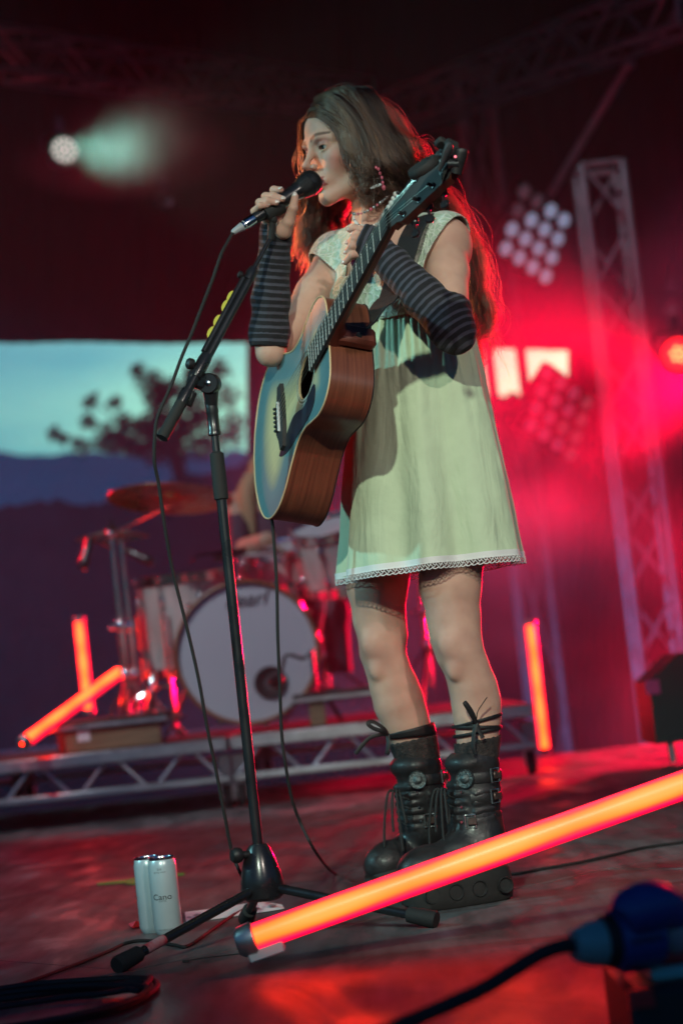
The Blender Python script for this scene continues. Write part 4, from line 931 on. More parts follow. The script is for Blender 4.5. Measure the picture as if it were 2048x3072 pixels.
for s in (.185, GL):
    for h in (.0052, fbt): vs += [G(s, -fbw(s), h), G(s, fbw(s), h)]
    uv += [(s, -.03), (s, .03)]*2
o = MB().add(vs, [(0, 1, 3, 2), (4, 6, 7, 5), (2, 3, 7, 6), (0, 2, 6, 4), (1, 5, 7, 3), (0, 4, 5, 1)]).build('fretboard', M['ebony'], gt_, smooth=False); uvset(o, uv)
frets = [GL-GL*(1-2**(-k/12)) for k in range(0, 21)]
for k in range(1, 21): s = frets[k]; MB().tube([G(s, -fbw(s)*.98, fbt+.0002), G(s, fbw(s)*.98, fbt+.0002)], .0010, 6).build('fret', M['fretm'], gt_)
for k in (3, 5, 7, 9, 12, 15, 17):
    s = (frets[k]+frets[k-1])/2
    for t in ((-.009, .009) if k == 12 else (0,)): MB().lathe([(.0018, 0), (.0017, .0004), (0, .0004)], G(s, t, fbt), gn, 10).build('fret_dot', M['white'], gt_)
MB().box(G(GL+.0015, 0, fbt+.0005), (.005, .0435, .006), GF, .001).build('nut', M['black_plastic'], gt_)
# headstock
ah = (ga*math.cos(R(14))-gn*math.sin(R(14))).normalized(); hn = (gn*math.cos(R(14))+ga*math.sin(R(14))).normalized()
H0 = G(GL+.003, 0, .007)
def Hh(s, t, h=0): return H0+ah*s+gw*t+hn*h
hc = [(0, -.0215), (.018, -.0235), (.030, -.031), (.06, -.0335), (.12, -.037), (.165, -.0395), (.178, -.030), (.186, -.012), (.190, 0), (.186, .012), (.178, .030), (.165, .0395), (.12, .037), (.06, .0335), (.030, .031), (.018, .0235), (0, .0215)]
n = len(hc); vs = [Hh(s, t, h) for h in (0, -.0015, -.016) for s, t in hc]
MB().add(vs[:2*n], [tuple(range(n-1, -1, -1))]+[(k, k+n, (k+1) % n+n, (k+1) % n) for k in range(n)]).build('headstock_face', M['hstock'], gt_, smooth=False)
o = MB().add(vs[n:], [tuple(range(n, 2*n))]+[(k, k+n, (k+1) % n+n, (k+1) % n) for k in range(n)]).build('headstock', M['neckw'], gt_, smooth=False)
tc_ = [(.010, -.008), (.045, -.006), (.052, 0), (.045, .006), (.010, .008)]; n = 5
MB().add([Hh(s, t*1.3, .0015) for s, t in tc_]+[Hh(s, t*1.3, 0) for s, t in tc_], [tuple(range(n-1, -1, -1))]+[(k, k+n, (k+1) % n+n, (k+1) % n) for k in range(n)]).build('truss_rod_cover', mat('cover', (.03, .06, .065), .35), gt_, smooth=False)
posts = []
for k, s in enumerate((.040, .082, .124)):
    for sd in (-1, 1):
        tt = sd*(.0225+.02*s); posts.append((s, tt, sd)); 
        tn = MB(); tn.lathe([(.0062, 0), (.0062, .002), (.0045, .0028), (.0030, .003), (.0030, .011), (.0022, .012), (0, .012)], Hh(s, tt, 0), hn, 14); tn.build('tuner_post', M['black_metal'], gt_)
        gb = MB(); gb.box(Hh(s, sd*.028, -.022), (.014, .018, .011), frame(hn, ah), .003); gb.tube([Hh(s, sd*.035, -.021), Hh(s, sd*.052, -.021)], .0028, 8); g_ = gb.build('tuner_gear', M['black_metal'], gt_)
        bt = MB(); c = Hh(s, sd*.057, -.021); bt.lathe([(0, -.0035), (.0075, -.003), (.0088, -.001), (.0088, .001), (.0075, .003), (0, .0035)], c, (hn+ah*.3*(1 if k != 1 else 3)), 18); bt.build('button', M['black_metal'], g_)
om = text_mesh('Taylor', .013, shear=.3); lo = link('script_logo', om, M['white']); 
lo.data.transform(Matrix.Translation(Hh(.150, .004, .0004)) @ frame(hn, -gw).to_4x4()); lo.parent = gt_; lo.matrix_parent_inverse = parent_world(gt_).inverted()
# strings
order = sorted(posts, key=lambda p: (p[2], p[0])); left = [p for p in posts if p[2] < 0]; right = [p for p in posts if p[2] > 0]
for k in range(6):
    tb_, tn_ = (k-2.5)*.0107, (k-2.5)*.0070
    p = (sorted(left)[[2, 1, 0].index(k)] if False else (sorted(left)[k] if k < 3 else sorted(right)[5-k]))
    MB().tube([G(-.011, tb_, .010), G(.001, tb_, .0140), G(GL+.0015, tn_, fbt+.004), Hh(p[0], p[1]*.9, .006)], .00055-.00006*k, 5).build('string', M['string'], gt_)
# strap
M['strap'] = mat('black_leather', (.018, .020, .022), .55, bump=.3, bscale=150, rvar=.1)
def ribbon(path, widths, normals, th, name, m, parent, n=7):
    pts = smooth_path(path, n); W = []; 
    k = len(path); vs = []; fs = []
    for i, p in enumerate(pts):
        u = i/(len(pts)-1)*(k-1); a = min(int(u), k-2); f_ = u-a; wv = Vector(normals[a]).lerp(Vector(normals[a+1]), f_).normalized(); wd_ = widths[a]*(1-f_)+widths[a+1]*f_
        t = (pts[min(i+1, len(pts)-1)]-pts[max(i-1, 0)]).normalized(); b = (t.cross(wv)).normalized()
        for (x, y) in ((-1, -1), (1, -1), (1, 1), (-1, 1)): vs.append(p+b*(x*wd_/2)+wv*(y*th/2))
    for i in range(len(pts)-1):
        for j in range(4): fs.append((i*4+j, i*4+(j+1) % 4, (i+1)*4+(j+1) % 4, (i+1)*4+j))
    fs += [(3, 2, 1, 0), tuple(len(vs)-4+j for j in range(4))]
    return MB().add(vs, fs).build(name, m, parent, auto=30)
sp = empty('guitar_strap', P(1130, 930, 3.7), 'black guitar strap with leather end running from the shoulder to the guitar heel', 'strap')
nv = (-.55, -.8, .1)
ribbon([P(1285, 640, 3.99), P(1262, 655, 3.93), P(1235, 700, 3.895), P(1212, 770, 3.885), P(1182, 850, 3.875), P(1160, 905, 3.845)], [.05]*6, [(0, -.3, 1), (-.3, -.6, .7), nv, nv, nv, nv], .003, 'webbing', M['strap'], sp)
ribbon([P(1165, 890, 3.835), P(1135, 930, 3.80), P(1105, 975, 3.735), P(1078, 1004, 3.69)], [.050, .056, .046, .022], [nv, nv, nv, nv], .0045, 'leather_end', M['strap'], sp)
MB().lathe([(0, .012), (.006, .011), (.0065, .007), (.004, .005), (.004, 0)], P(1074, 1006, 3.685), (.1, -1, -.2), 16).build('strap_button', M['black_metal'], gt_)
# clip tuner and capo on the headstock
ct = empty('clip_tuner', P(1272, 501, 3.25), 'black round clip-on tuner hanging over the left edge of the guitar headstock', 'tuner')
c = P(1270, 502, 3.27); MB().lathe([(0, -.008), (.026, -.007), (.0285, -.003), (.0285, .004), (.026, .008), (0, .008)], c, (-.45, -.35, .82), 30).build('display', M['black_rubber'], ct)
MB().tube(smooth_path([P(1283, 484, 3.265), P(1300, 474, 3.262), P(1326, 468, 3.262)], 4), .0035, 8).build('arm', M['black_metal'], ct); MB().sphere(P(1285, 487, 3.265), .008, 6).build('joint', M['black_metal'], ct)
MB().sphere(P(1330, 464, 3.262), .008, 6).build('joint', M['black_metal'], ct); MB().box(Hh(.168, -.034, .006), (.02, .012, .026), frame(hn, ah), .003).build('clamp', M['black_rubber'], ct)
cpo = empty('capo', P(1360, 470, 3.25), 'black spring capo parked on the top of the guitar headstock', 'capo')
pl = MB(); pl.tube(smooth_path([P(1316, 512, 3.255), P(1331, 478, 3.25), P(1345, 446, 3.245), P(1353, 432, 3.245)], 5), [.006, .0065, .007, .0075, .008, .009, .010, .0115, .0125, .013, .0135, .0135, .013, .012, .0105, .006], 14, flat=(.45, 1)); pl.build('lever', mat('capo_lever', (.05, .06, .065), .35, coat=.4), cpo)
pl = MB(); pl.tube(smooth_path([P(1366, 520, 3.26), P(1374, 490, 3.255), P(1381, 462, 3.25), P(1383, 447, 3.25)], 5), [.011]*6+[.012]*5+[.0125, .0125, .012, .010, .006], 14); pl.build('jaw', M['black_plastic'], cpo)
MB().tube([P(1345, 492, 3.255), P(1378, 492, 3.25)], .008, 14).build('pivot', M['black_metal'], cpo); MB().box(Hh(.186, .0, .002), (.014, .05, .024), frame(hn, ah), .003).build('clamp_bar', M['black_rubber'], cpo)
MB().sphere(P(1365, 470, 3.232), .0022, 5).build('indicator', em('red_indicator', (1, .2, .25), 1.5), cpo)

# ================================================================== SINGER
person = empty('person', (P(1300, 2680, 4.03).x, 4.03, 0), 'singer in pale green dress, striped arm warmers and platform boots holding a guitar and microphone', 'person')
PSI = R(64); PT = R(6)
HFw = Vector((-math.sin(PSI)*math.cos(PT), -math.cos(PSI)*math.cos(PT), -math.sin(PT))); HLf = Vector((math.cos(PSI), -math.sin(PSI), 0)); HUp = HFw.cross(HLf).normalized()
if HUp.z < 0: HUp = -HUp
HO = P(975, 437, 3.985)-HFw*.070-HLf*.031
HM = Matrix(((HFw.x, HLf.x, HUp.x), (HFw.y, HLf.y, HUp.y), (HFw.z, HLf.z, HUp.z)))
def HL(x, y, z): return HO+HFw*x+HLf*y+HUp*z
SR, SL = P(1012, 778, 4.12), P(1338, 722, 3.955)
Xb = (SL-SR); Xb.z = 0; Xb.normalize(); Fb = Vector((0, 0, 1)).cross(Xb)*-1
if Fb.y > 0: Fb = -Fb
BM = Matrix(((Xb.x, Fb.x, 0), (Xb.y, Fb.y, 0), (0, 0, 1)))
Cc = P(1183, 812, 4.02); Cw = P(1235, 960, 4.02); Cp = P(1262, 1290, 4.05); Ch = P(1285, 1500, 4.05)
ER, WR = P(816, 1052, 3.968), P(827, 716, 3.925); EU = P(836, 1042, 4.005)
EL, WL = P(1352, 985, 3.80), P(1128, 746, 3.86)
legR = [(P(1165, 1500, 4.10), .082), (P(1131, 1756, 4.12), .067), (P(1137, 1853, 4.12), .057), (P(1147, 1904, 4.115), .0535), (P(1147, 1955, 4.115), .0490), (P(1163, 2006, 4.12), .0475), (P(1178, 2057, 4.125), .0500), (P(1194, 2108, 4.13), .0530), (P(1215, 2159, 4.135), .0500), (P(1234, 2210, 4.14), .0455), (P(1250, 2270, 4.145), .041), (P(1275, 2480, 4.155), .034)]
legL = [(P(1360, 1500, 3.98), .082), (P(1350, 1756, 3.97), .065), (P(1360, 1853, 3.965), .056), (P(1365, 1904, 3.96), .0535), (P(1378, 1955, 3.955), .0495), (P(1400, 2006, 3.96), .0465), (P(1415, 2057, 3.965), .0480), (P(1424, 2108, 3.97), .0485), (P(1428, 2159, 3.97), .0460), (P(1431, 2210, 3.97), .0425), (P(1430, 2270, 3.97), .039), (P(1425, 2480, 3.97), .034)]
# fingers: (joint list, radii)
fingR = [([(845, 604, 3.912), (822, 570, 3.892), (842, 570, 3.874)], [.0095, .0082, .0066]),
         ([(832, 618, 3.912), (797, 590, 3.882), (820, 588, 3.856), (846, 597, 3.853)], [.0095, .0085, .0078, .0068]),
         ([(818, 636, 3.905), (779, 608, 3.870), (802, 602, 3.848), (827, 608, 3.848)], [.0092, .0082, .0076, .0066]),
         ([(806, 655, 3.898), (763, 634, 3.862), (780, 617, 3.845), (802, 615, 3.849)], [.0088, .0074, .0068, .0058]),
         ([(850, 692, 3.892), (866, 665, 3.876), (879, 625, 3.862), (885, 590, 3.866)], [.0150, .0120, .0095, .0072])]
fingL = [([(1112, 700, 3.868), (1082, 690, 3.860), (1063, 684, 3.862), (1049, 689, 3.868)], [.0105, .0085, .0072, .0060]),
         ([(1090, 714, 3.852), (1073, 702, 3.842), (1062, 704, 3.850)], [.0095, .0082, .0068]),
         ([(1084, 726, 3.848), (1063, 716, 3.838), (1048, 728, 3.850)], [.0095, .0084, .0068]),
         ([(1080, 742, 3.848), (1057, 737, 3.838), (1042, 755, 3.850)], [.0092, .0082, .0066]),
         ([(1080, 760, 3.852), (1056, 764, 3.842), (1036, 786, 3.856)], [.0090, .0078, .0062])]
def torso(S, inf=0.0, k=.03):
    S.ell(Cc+Vector((0, 0, -.055)), (.130+inf, .088+inf, .150+inf), BM, k)
    S.ell(Cc+Vector((0, 0, .02)), (.125+inf, .070+inf, .075+inf), BM, k)
    for s_ in (-1, 1): S.ell(Cc+Xb*(.058*s_)+Fb*.062+Vector((0, 0, -.062)), (.053+inf, .046+inf, .054+inf), BM, .025)
    S.ell(Cw+Vector((0, 0, -.05)), (.108+inf, .080+inf, .14+inf), BM, k)
def shoulders(S, inf=0.0):
    nb = P(1128, 702, 4.05)
    for s_, sh in ((-1, SR), (1, SL)):
        S.cone(nb+Vector((0, 0, .005)), sh+Vector((0, 0, .008)), .030+inf, .036+inf, .03)
        S.cone(Cc+Xb*(s_*.07)+Vector((0, 0, -.02)), sh+Vector((0, 0, -.012)), .055+inf, .043+inf, .03)
S = SDF(arr(-.235, .40, .0022), arr(3.74, 4.30, .0024), np.concatenate([arr(.15, .96, .005), arr(.9668, 1.66, .0019)]))
torso(S); shoulders(S)
S.ell(Cp, (.145, .105, .13), BM, .05); S.ell(Ch+Vector((0, 0, .06)), (.135, .10, .09), BM, .04)
# neck
S.cone(HL(-.035, 0, -.045), P(1124, 645, 4.055), .045, .0425, .02); S.cone(P(1124, 645, 4.055), P(1135, 720, 4.06), .0425, .056, .02)
S.cone(HL(-.01, .045, -.06), P(1088, 700, 3.995), .008, .007, .02); S.cone(P(1100, 700, 3.99), P(1290, 690, 3.95), .009, .010, .015); S.cone(P(1090, 705, 3.985), P(1025, 735, 4.09), .008, .009, .015)
# arms
def limb(S, a, b, ra, rm, rb, inf=0, k=.012, pos=.4):
    m = a.lerp(b, pos); S.chain([a, m, b], [ra+inf, rm+inf, rb+inf], k)
limb(S, SR, EU, .043, .038, .031, 0, .015); S.chain([P(812, 1056, 3.968), P(808, 1000, 3.968), P(812, 900, 3.955), P(820, 790, 3.94), WR], [.0310, .0318, .0305, .0255, .0228], .012)
limb(S, SL, EL+(SL-EL)*.05, .0405, .040, .036, 0, .015); limb(S, EL, WL, .034, .034, .0240, 0, .012, .32)
S.ell(SL+Vector((.004, -.004, -.02)), (.041, .042, .052), BM, .02)
# legs
for lg in (legR, legL):
    S.chain([p for p, r_ in lg], [r_*.935 for p, r_ in lg], .010)
for kn, cf in ((legR[4], legR[7]), (legL[4], legL[7])):
    S.ell(kn[0]+Vector((-.018, -.032, .018)), (.024, .020, .027), None, .014); S.ell(kn[0]+Vector((-.016, -.030, -.035)), (.015, .014, .020), None, .012)
    S.ell(cf[0]+Vector((.014, .012, .0)), (.034, .037, .070), None, .02)
# hands
pr = [P(828, 690, 3.922), P(826, 662, 3.912)]
S.chain([WR]+pr, [.024, .025, .024], .012)
for js, rs in fingR:
    q = [P(*j) for j in js]; S.chain(q, rs, .0035); S.cone(P(828, 668, 3.914), q[0], .019, rs[0]*1.05, .008)
S.ell(P(826, 645, 3.908), (.030, .014, .034), frame((.1, 1, 0), (1, 0, .6)), .010)
S.chain([WL, P(1112, 738, 3.862), P(1096, 732, 3.862)], [.025, .025, .022], .012)
for js, rs in fingL:
    q = [P(*j) for j in js]; S.chain(q, rs, .0035); S.cone(P(1108, 736, 3.862), q[0], .019, rs[0]*1.05, .008)
# head
def he(x, y, z, r_, k=.015, op='add', Mx=None): S.ell(HL(x, y, z), r_, Mx or HM, k, op)
def hc_(a, b, r1, r2, k=.01, op='add'): S.cone(HL(*a), HL(*b), r1, r2, k, op)
he(-.010, 0, .026, (.092, .072, .082), .02); he(.034, 0, .036, (.050, .056, .056), .02)
he(.036, 0, -.028, (.044, .053, .066), .02); he(.026, 0, -.066, (.048, .043, .036), .02)
hc_((.072, -.006, -.098), (.072, .006, -.098), .0145, .0145, .016)
for s_ in (-1, 1):
    hc_((-.006, s_*.050, -.052), (.022, s_*.042, -.080), .014, .013, .02); hc_((.022, s_*.042, -.080), (.064, s_*.014, -.100), .013, .012, .018)
    he(.050, s_*.042, -.026, (.022, .016, .017), .02); he(.058, s_*.028, -.044, (.016, .014, .016), .016)
    hc_((.0830, s_*.010, .0165), (.0800, s_*.030, .0185), .0050, .0055, .014); hc_((.0800, s_*.030, .0185), (.061, s_*.050, .012), .0055, .005, .014)
he(.070, 0, -.066, (.023, .026, .022), .014)
for s_ in (-1, 1): he(.0935, s_*.031, -.001, (.0160, .0150, .0100), .009, 'sub')
hc_((.0830, 0, .012), (.0935, 0, -.012), .0056, .0054, .011); hc_((.0935, 0, -.012), (.1060, 0, -.0285), .0056, .0068, .007); he(.1055, 0, -.0300, (.0088, .0080, .0072), .004)
hc_((.1010, 0, -.0355), (.0885, 0, -.0450), .0050, .0056, .006)
for s_ in (-1, 1):
    he(.0935, s_*.0110, -.0365, (.0080, .0052, .0060), .0045); he(.0980, s_*.0065, -.0425, (.0055, .0028, .0032), .0025, 'sub')
    # lids over the eyeball
    he(.0690, s_*.0315, -.0005, (.0148, .0158, .0138), .003)
    he(.0800, s_*.0325, -.0038, (.0100, .0138, .0040), .0018, 'sub')
    he(.0665, s_*.0315, -.0005, (.0128, .0128, .0125), .001, 'sub')
# lips
for a, b, r1, r2 in (((.0958, 0, -.0610), (.0915, .011, -.0615), .0048, .0048), ((.0915, .011, -.0615), (.0800, .0250, -.0680), .0048, .0022)):
    for s_ in (1, -1): hc_((a[0], a[1]*s_, a[2]), (b[0], b[1]*s_, b[2]), r1, r2, .004)
for a, b, r1, r2 in (((.0925, 0, -.0790), (.0885, .011, -.0780), .0064, .0058), ((.0885, .011, -.0780), (.0790, .0240, -.0710), .0058, .0022)):
    for s_ in (1, -1): hc_((a[0], a[1]*s_, a[2]), (b[0], b[1]*s_, b[2]), r1, r2, .004)
he(.0950, 0, -.0700, (.0190, .0200, .0042), .0020, 'sub')
he(-.004, .071, -.022, (.014, .007, .028), .004); he(.001, .079, -.018, (.007, .004, .016), .003, 'sub')
V, Q = S.mesh(); del S.f
def skin_mat():
    m = bpy.data.materials.new('skin'); m.use_nodes = True; t = m.node_tree; N = t.nodes; L = t.links; b = N['Principled BSDF']
    at = N.new('ShaderNodeAttribute'); at.attribute_name = 'tint'; tc = N.new('ShaderNodeTexCoord')
    n = N.new('ShaderNodeTexNoise'); n.inputs['Scale'].default_value = 18; n.inputs['Detail'].default_value = 7; L.new(tc.outputs['Object'], n.inputs['Vector'])
    r = ramp(N, [(.3, (.86, .78, .78)), (.7, (1.08, 1.08, 1.08))]); L.new(n.outputs['Fac'], r.inputs[0])
    mx = N.new('ShaderNodeMix'); mx.data_type = 'RGBA'; mx.blend_type = 'MULTIPLY'; mx.inputs[0].default_value = 1; L.new(at.outputs['Color'], mx.inputs[6]); L.new(r.outputs[0], mx.inputs[7]); L.new(mx.outputs[2], b.inputs['Base Color'])
    b.inputs['Roughness'].default_value = .6; b.inputs['Specular IOR Level'].default_value = .3; b.inputs['Subsurface Weight'].default_value = .25; b.inputs['Subsurface Radius'].default_value = (.010, .004, .002); b.inputs['Subsurface Scale'].default_value = 1.0
    n2 = N.new('ShaderNodeTexNoise'); n2.inputs['Scale'].default_value = 420; L.new(tc.outputs['Object'], n2.inputs['Vector']); bp = N.new('ShaderNodeBump'); bp.inputs['Strength'].default_value = .12; bp.inputs['Distance'].default_value = .001; L.new(n2.outputs['Fac'], bp.inputs['Height']); L.new(bp.outputs[0], b.inputs['Normal'])
    return m
M['skin'] = skin_mat()
body, V = np_mesh('body', V, Q, M['skin'], person, 2)
loc = (V-np.array(HO))@np.array(HM); lx, ly, lz = loc.T
col = np.tile(np.array([.60, .36, .275]), (len(V), 1))
def blend(mask, c):
    global col
    m_ = np.clip(mask, 0, 1)[:, None]; col = col*(1-m_)+np.array(c)*m_
hd = (lx > 0) & (np.abs(ly) < .08) & (np.abs(lz) < .12)
ss = lambda d, w_: np.clip(.5-d/w_, 0, 1)
blend(hd*ss(np.sqrt(((lx-.055)/.03)**2+((np.abs(ly)-.046)/.022)**2+((lz+.034)/.022)**2)-.8, .9)*.62, (.58, .19, .16))
blend(hd*ss(np.sqrt(((lx-.105)/.02)**2+(ly/.014)**2+((lz+.038)/.014)**2)-.7, .8)*.30, (.60, .24, .20))
ulip = np.abs(lz+.0615+np.abs(ly)*.20)/.0052; llip = np.abs(lz+.0785-np.abs(ly)*.25)/.0060
blend(hd*(lx > .074)*(np.abs(ly) < .0235)*ss(np.minimum(ulip, llip)-1, .35)*.95, (.33, .07, .07))
blend(hd*(np.abs(lz+.0705) < .0035)*(np.abs(ly) < .021)*(lx > .07)*(lx < .0875)*.9, (.05, .012, .012))
bz = .0185+.0050*np.sin(np.clip((np.abs(ly)-.012)/.040, 0, 1)*2.6); bw = .0048-.0024*np.clip((np.abs(ly)-.02)/.03, 0, 1)
blend(hd*(np.abs(ly) > .010)*(np.abs(ly) < .053)*(lx > .04)*ss(np.abs(lz-bz)/bw-1, .7)*.80, (.09, .05, .035))
blend(hd*ss(np.sqrt(((np.abs(ly)-.034)/.017)**2+((lz-.0075)/.0085)**2)-.9, .5)*(lx > .05)*.6, (.40, .16, .14))
for lg in (legR, legL): 
    k_ = np.array(lg[4][0]+Vector((-.02, -.03, 0))); d = np.linalg.norm((V-k_)*np.array([1, 1, .8]), axis=1); blend(ss(d/.045-.8, .9)*.30, (.46, .22, .19))
for js, rs in fingR+fingL:
    d = np.linalg.norm(V-np.array(P(*js[-1])), axis=1); blend(ss(d/.016-.6, .8)*.35, (.60, .26, .22))
at = body.data.color_attributes.new('tint', 'FLOAT_COLOR', 'POINT'); at.data.foreach_set('color', np.concatenate([col, np.ones((len(V), 1))], 1).astype(np.float32).ravel())
# eyes
M['eyew'] = mat('eye_white', (.50, .47, .46), .15, coat=.6); M['iris'] = mat('iris', (.05, .08, .085), .2, coat=.8, var=.4, vscale=300); M['pupil'] = mat('pupil', (.004, .004, .004), .1)
M['liner'] = mat('eyeliner', (.008, .006, .006), .5)
for s_ in (-1, 1):
    c = HL(.0665, s_*.0315, -.0005); e = MB().sphere((0, 0, 0), .0121, 10); e.v = [tuple(Vector(v)+c) for v in e.v]; eo = e.build('eyeball', M['eyew'], body, auto=0)
    g = (HM@Vector((1, .02, -.24))).normalized()
    MB().lathe([(.0060, .01052), (.0045, .0116), (.002, .01235), (0, .01245)], c, g, 18).build('iris', M['iris'], eo) if False else None
    for (r0_, h0, nm, mt) in ((.0060, .0123, 'iris', M['iris']), (.0026, .0125, 'pupil', M['pupil'])):
        prof = [(r_, math.sqrt(max(0, h0**2-r_**2))) for r_ in (r0_, r0_*.75, r0_*.5, r0_*.25, 0)]; 
        o = MB().lathe(prof, c, g, 18).build(nm, mt, body)
    # liner and lashes along the upper lid with a wing
    pts = [HL(.0785+.004*math.sin(u*3.14)-.013*u*u, s_*(.0205+.0250*u), -.0022+.0034*math.sin(min(1, u*1.05)*3.0)+.0020*u) for u in [k/10 for k in range(11)]]
    pts += [HL(.0620, s_*.0485, .0022), HL(.0570, s_*.0525, .0058)]
    MB().tube(smooth_path(pts, 3), [.0009+.0014*min(1, k/20) if k < 30 else max(.0003, .0023-.0004*(k-30)) for k in range(37)], 6).build('eyeliner', M['liner'], body)
    for u in (.25, .4, .55, .7, .85, 1.0):
        k = int(u*10); p = pts[k]; MB().tube([p, p+HFw*.005+HLf*(s_*.002*(u*2-.4))+HUp*.002, p+HFw*.0075+HLf*(s_*.004*(u*2-.4))+HUp*.005], [.0004, .0003, .0001], 4).build('eyelash', M['liner'], body)
nails = MB(); M['nail'] = mat('pearl_nail', (.70, .55, .50), .15, coat=.8)
for fl_, sgn in ((fingR, 1), (fingL, 1)):
    for js, rs in fl_:
        a, b = P(*js[-2]), P(*js[-1]); d = (b-a).normalized(); toc = (CAM-b).normalized(); up_ = (toc+Vector((0, 0, .8))); up_ = (up_-d*up_.dot(d)).normalized()
        fr = frame(up_, d); c = b+d*rs[-1]*.30+up_*rs[-1]*.72; e = MB().sphere((0, 0, 0), 1, 6)
        e.v = [tuple(c+fr@Vector((v[0]*.0062, v[1]*.0046, v[2]*.0022))) for v in e.v]; e.build('fingernail', M['nail'], body, auto=0)
MB().sphere(HL(.0960, .0158, -.0355), .0008, 5).build('nose_stud', M['chrome'], body)
# ---------------------------------------------------------------- arm warmers
def knit_mat():
    m = bpy.data.materials.new('striped_knit'); m.use_nodes = True; t = m.node_tree; N = t.nodes; L = t.links; b = N['Principled BSDF']
    at = N.new('ShaderNodeAttribute'); at.attribute_name = 'along'; tc = N.new('ShaderNodeTexCoord'); n = N.new('ShaderNodeTexNoise'); n.inputs['Scale'].default_value = 60; L.new(tc.outputs['Object'], n.inputs['Vector'])
    a1 = N.new('ShaderNodeMath'); a1.operation = 'MULTIPLY_ADD'; L.new(n.outputs['Fac'], a1.inputs[0]); a1.inputs[1].default_value = .0022; L.new(at.outputs['Fac'], a1.inputs[2])
    dv = N.new('ShaderNodeMath'); dv.operation = 'DIVIDE'; L.new(a1.outputs[0], dv.inputs[0]); dv.inputs[1].default_value = .0142
    fr = N.new('ShaderNodeMath'); fr.operation = 'FRACT'; L.new(dv.outputs[0], fr.inputs[0])
    r = ramp(N, [(.0, (.012, .011, .014)), (.52, (.012, .011, .014)), (.60, (.072, .070, .092)), (.92, (.062, .060, .080)), (1, (.012, .011, .014))]); L.new(fr.outputs[0], r.inputs[0]); L.new(r.outputs[0], b.inputs['Base Color'])
    b.inputs['Roughness'].default_value = .95; b.inputs['Sheen Weight'].default_value = .08; b.inputs['Sheen Roughness'].default_value = .4
    n2 = N.new('ShaderNodeTexNoise'); n2.inputs['Scale'].default_value = 500; L.new(tc.outputs['Object'], n2.inputs['Vector']); bp = N.new('ShaderNodeBump'); bp.inputs['Strength'].default_value = .6; bp.inputs['Distance'].default_value = .002; L.new(n2.outputs['Fac'], bp.inputs['Height']); L.new(bp.outputs[0], b.inputs['Normal']); return m
M['knit'] = knit_mat()
def warmer(path, rads, lo, hi, extra=None, endcut=(0, 0), name='arm_warmer'):
    S = SDF(arr(lo[0], hi[0], .0022), arr(lo[1], hi[1], .0022), arr(lo[2], hi[2], .0022))
    S.chain(path, rads, .012)
    if extra: extra(S)
    V, Q = S.mesh(); q = [np.array(p) for p in path]; L_ = [0]
    for i in range(len(q)-1): L_.append(L_[-1]+np.linalg.norm(q[i+1]-q[i]))
    def al(V):
        best = np.full(len(V), 1e9); out = np.zeros(len(V))
        for i in range(len(q)-1):
            d = q[i+1]-q[i]; l2 = d@d; t = (V-q[i])@d/l2
            tt = np.clip(t, 0 if i else -9, 1 if i < len(q)-2 else 9); dist = np.linalg.norm(V-q[i]-np.clip(t, 0, 1)[:, None]*d, axis=1); m_ = dist < best; best[m_] = dist[m_]; out[m_] = (L_[i]+tt*math.sqrt(l2))[m_]
        return out
    # soft wrinkles
    a_ = al(V); cidx = np.zeros_like(V)
    o, V = np_mesh(name, V, Q, M['knit'], person, 2, keep=lambda V: (al(V) > endcut[0]) & (al(V) < L_[-1]-endcut[1]))
    at = o.data.attributes.new('along', 'FLOAT', 'POINT'); at.data.foreach_set('value', al(V).astype(np.float32))
    sd = o.modifiers.new('thickness', 'SOLIDIFY'); sd.thickness = .0022; sd.offset = 1
    tx = bpy.data.textures.new('crumple', 'CLOUDS'); tx.noise_scale = .03; dm = o.modifiers.new('crumple', 'DISPLACE'); dm.texture = tx; dm.strength = .006; dm.mid_level = .5
    return o
def bb(ps, m=.07): return [min(p[i] for p in ps)-m for i in range(3)], [max(p[i] for p in ps)+m for i in range(3)]
pr_ = [P(806, 1058, 3.972), P(808, 1000, 3.968), P(812, 900, 3.955), P(820, 790, 3.94), WR, P(828, 690, 3.922), P(826, 655, 3.912)]
lo, hi = bb(pr_); warmer(pr_, [.0362, .0370, .0352, .0300, .0272, .0272, .0262], lo, hi, None, (.012, .004))
pl_ = [P(1366, 1002, 3.80), P(1340, 966, 3.805), P(1270, 890, 3.82), P(1180, 796, 3.845), WL, P(1106, 734, 3.862), P(1074, 722, 3.864)]
lo, hi = bb(pl_); warmer(pl_, [.0385, .0395, .0378, .0312, .0288, .0325, .0340], lo, hi, lambda S: S.cone(EL, EL+(SL-EL)*.16, .0392, .0418, .012), (-.5, .003))
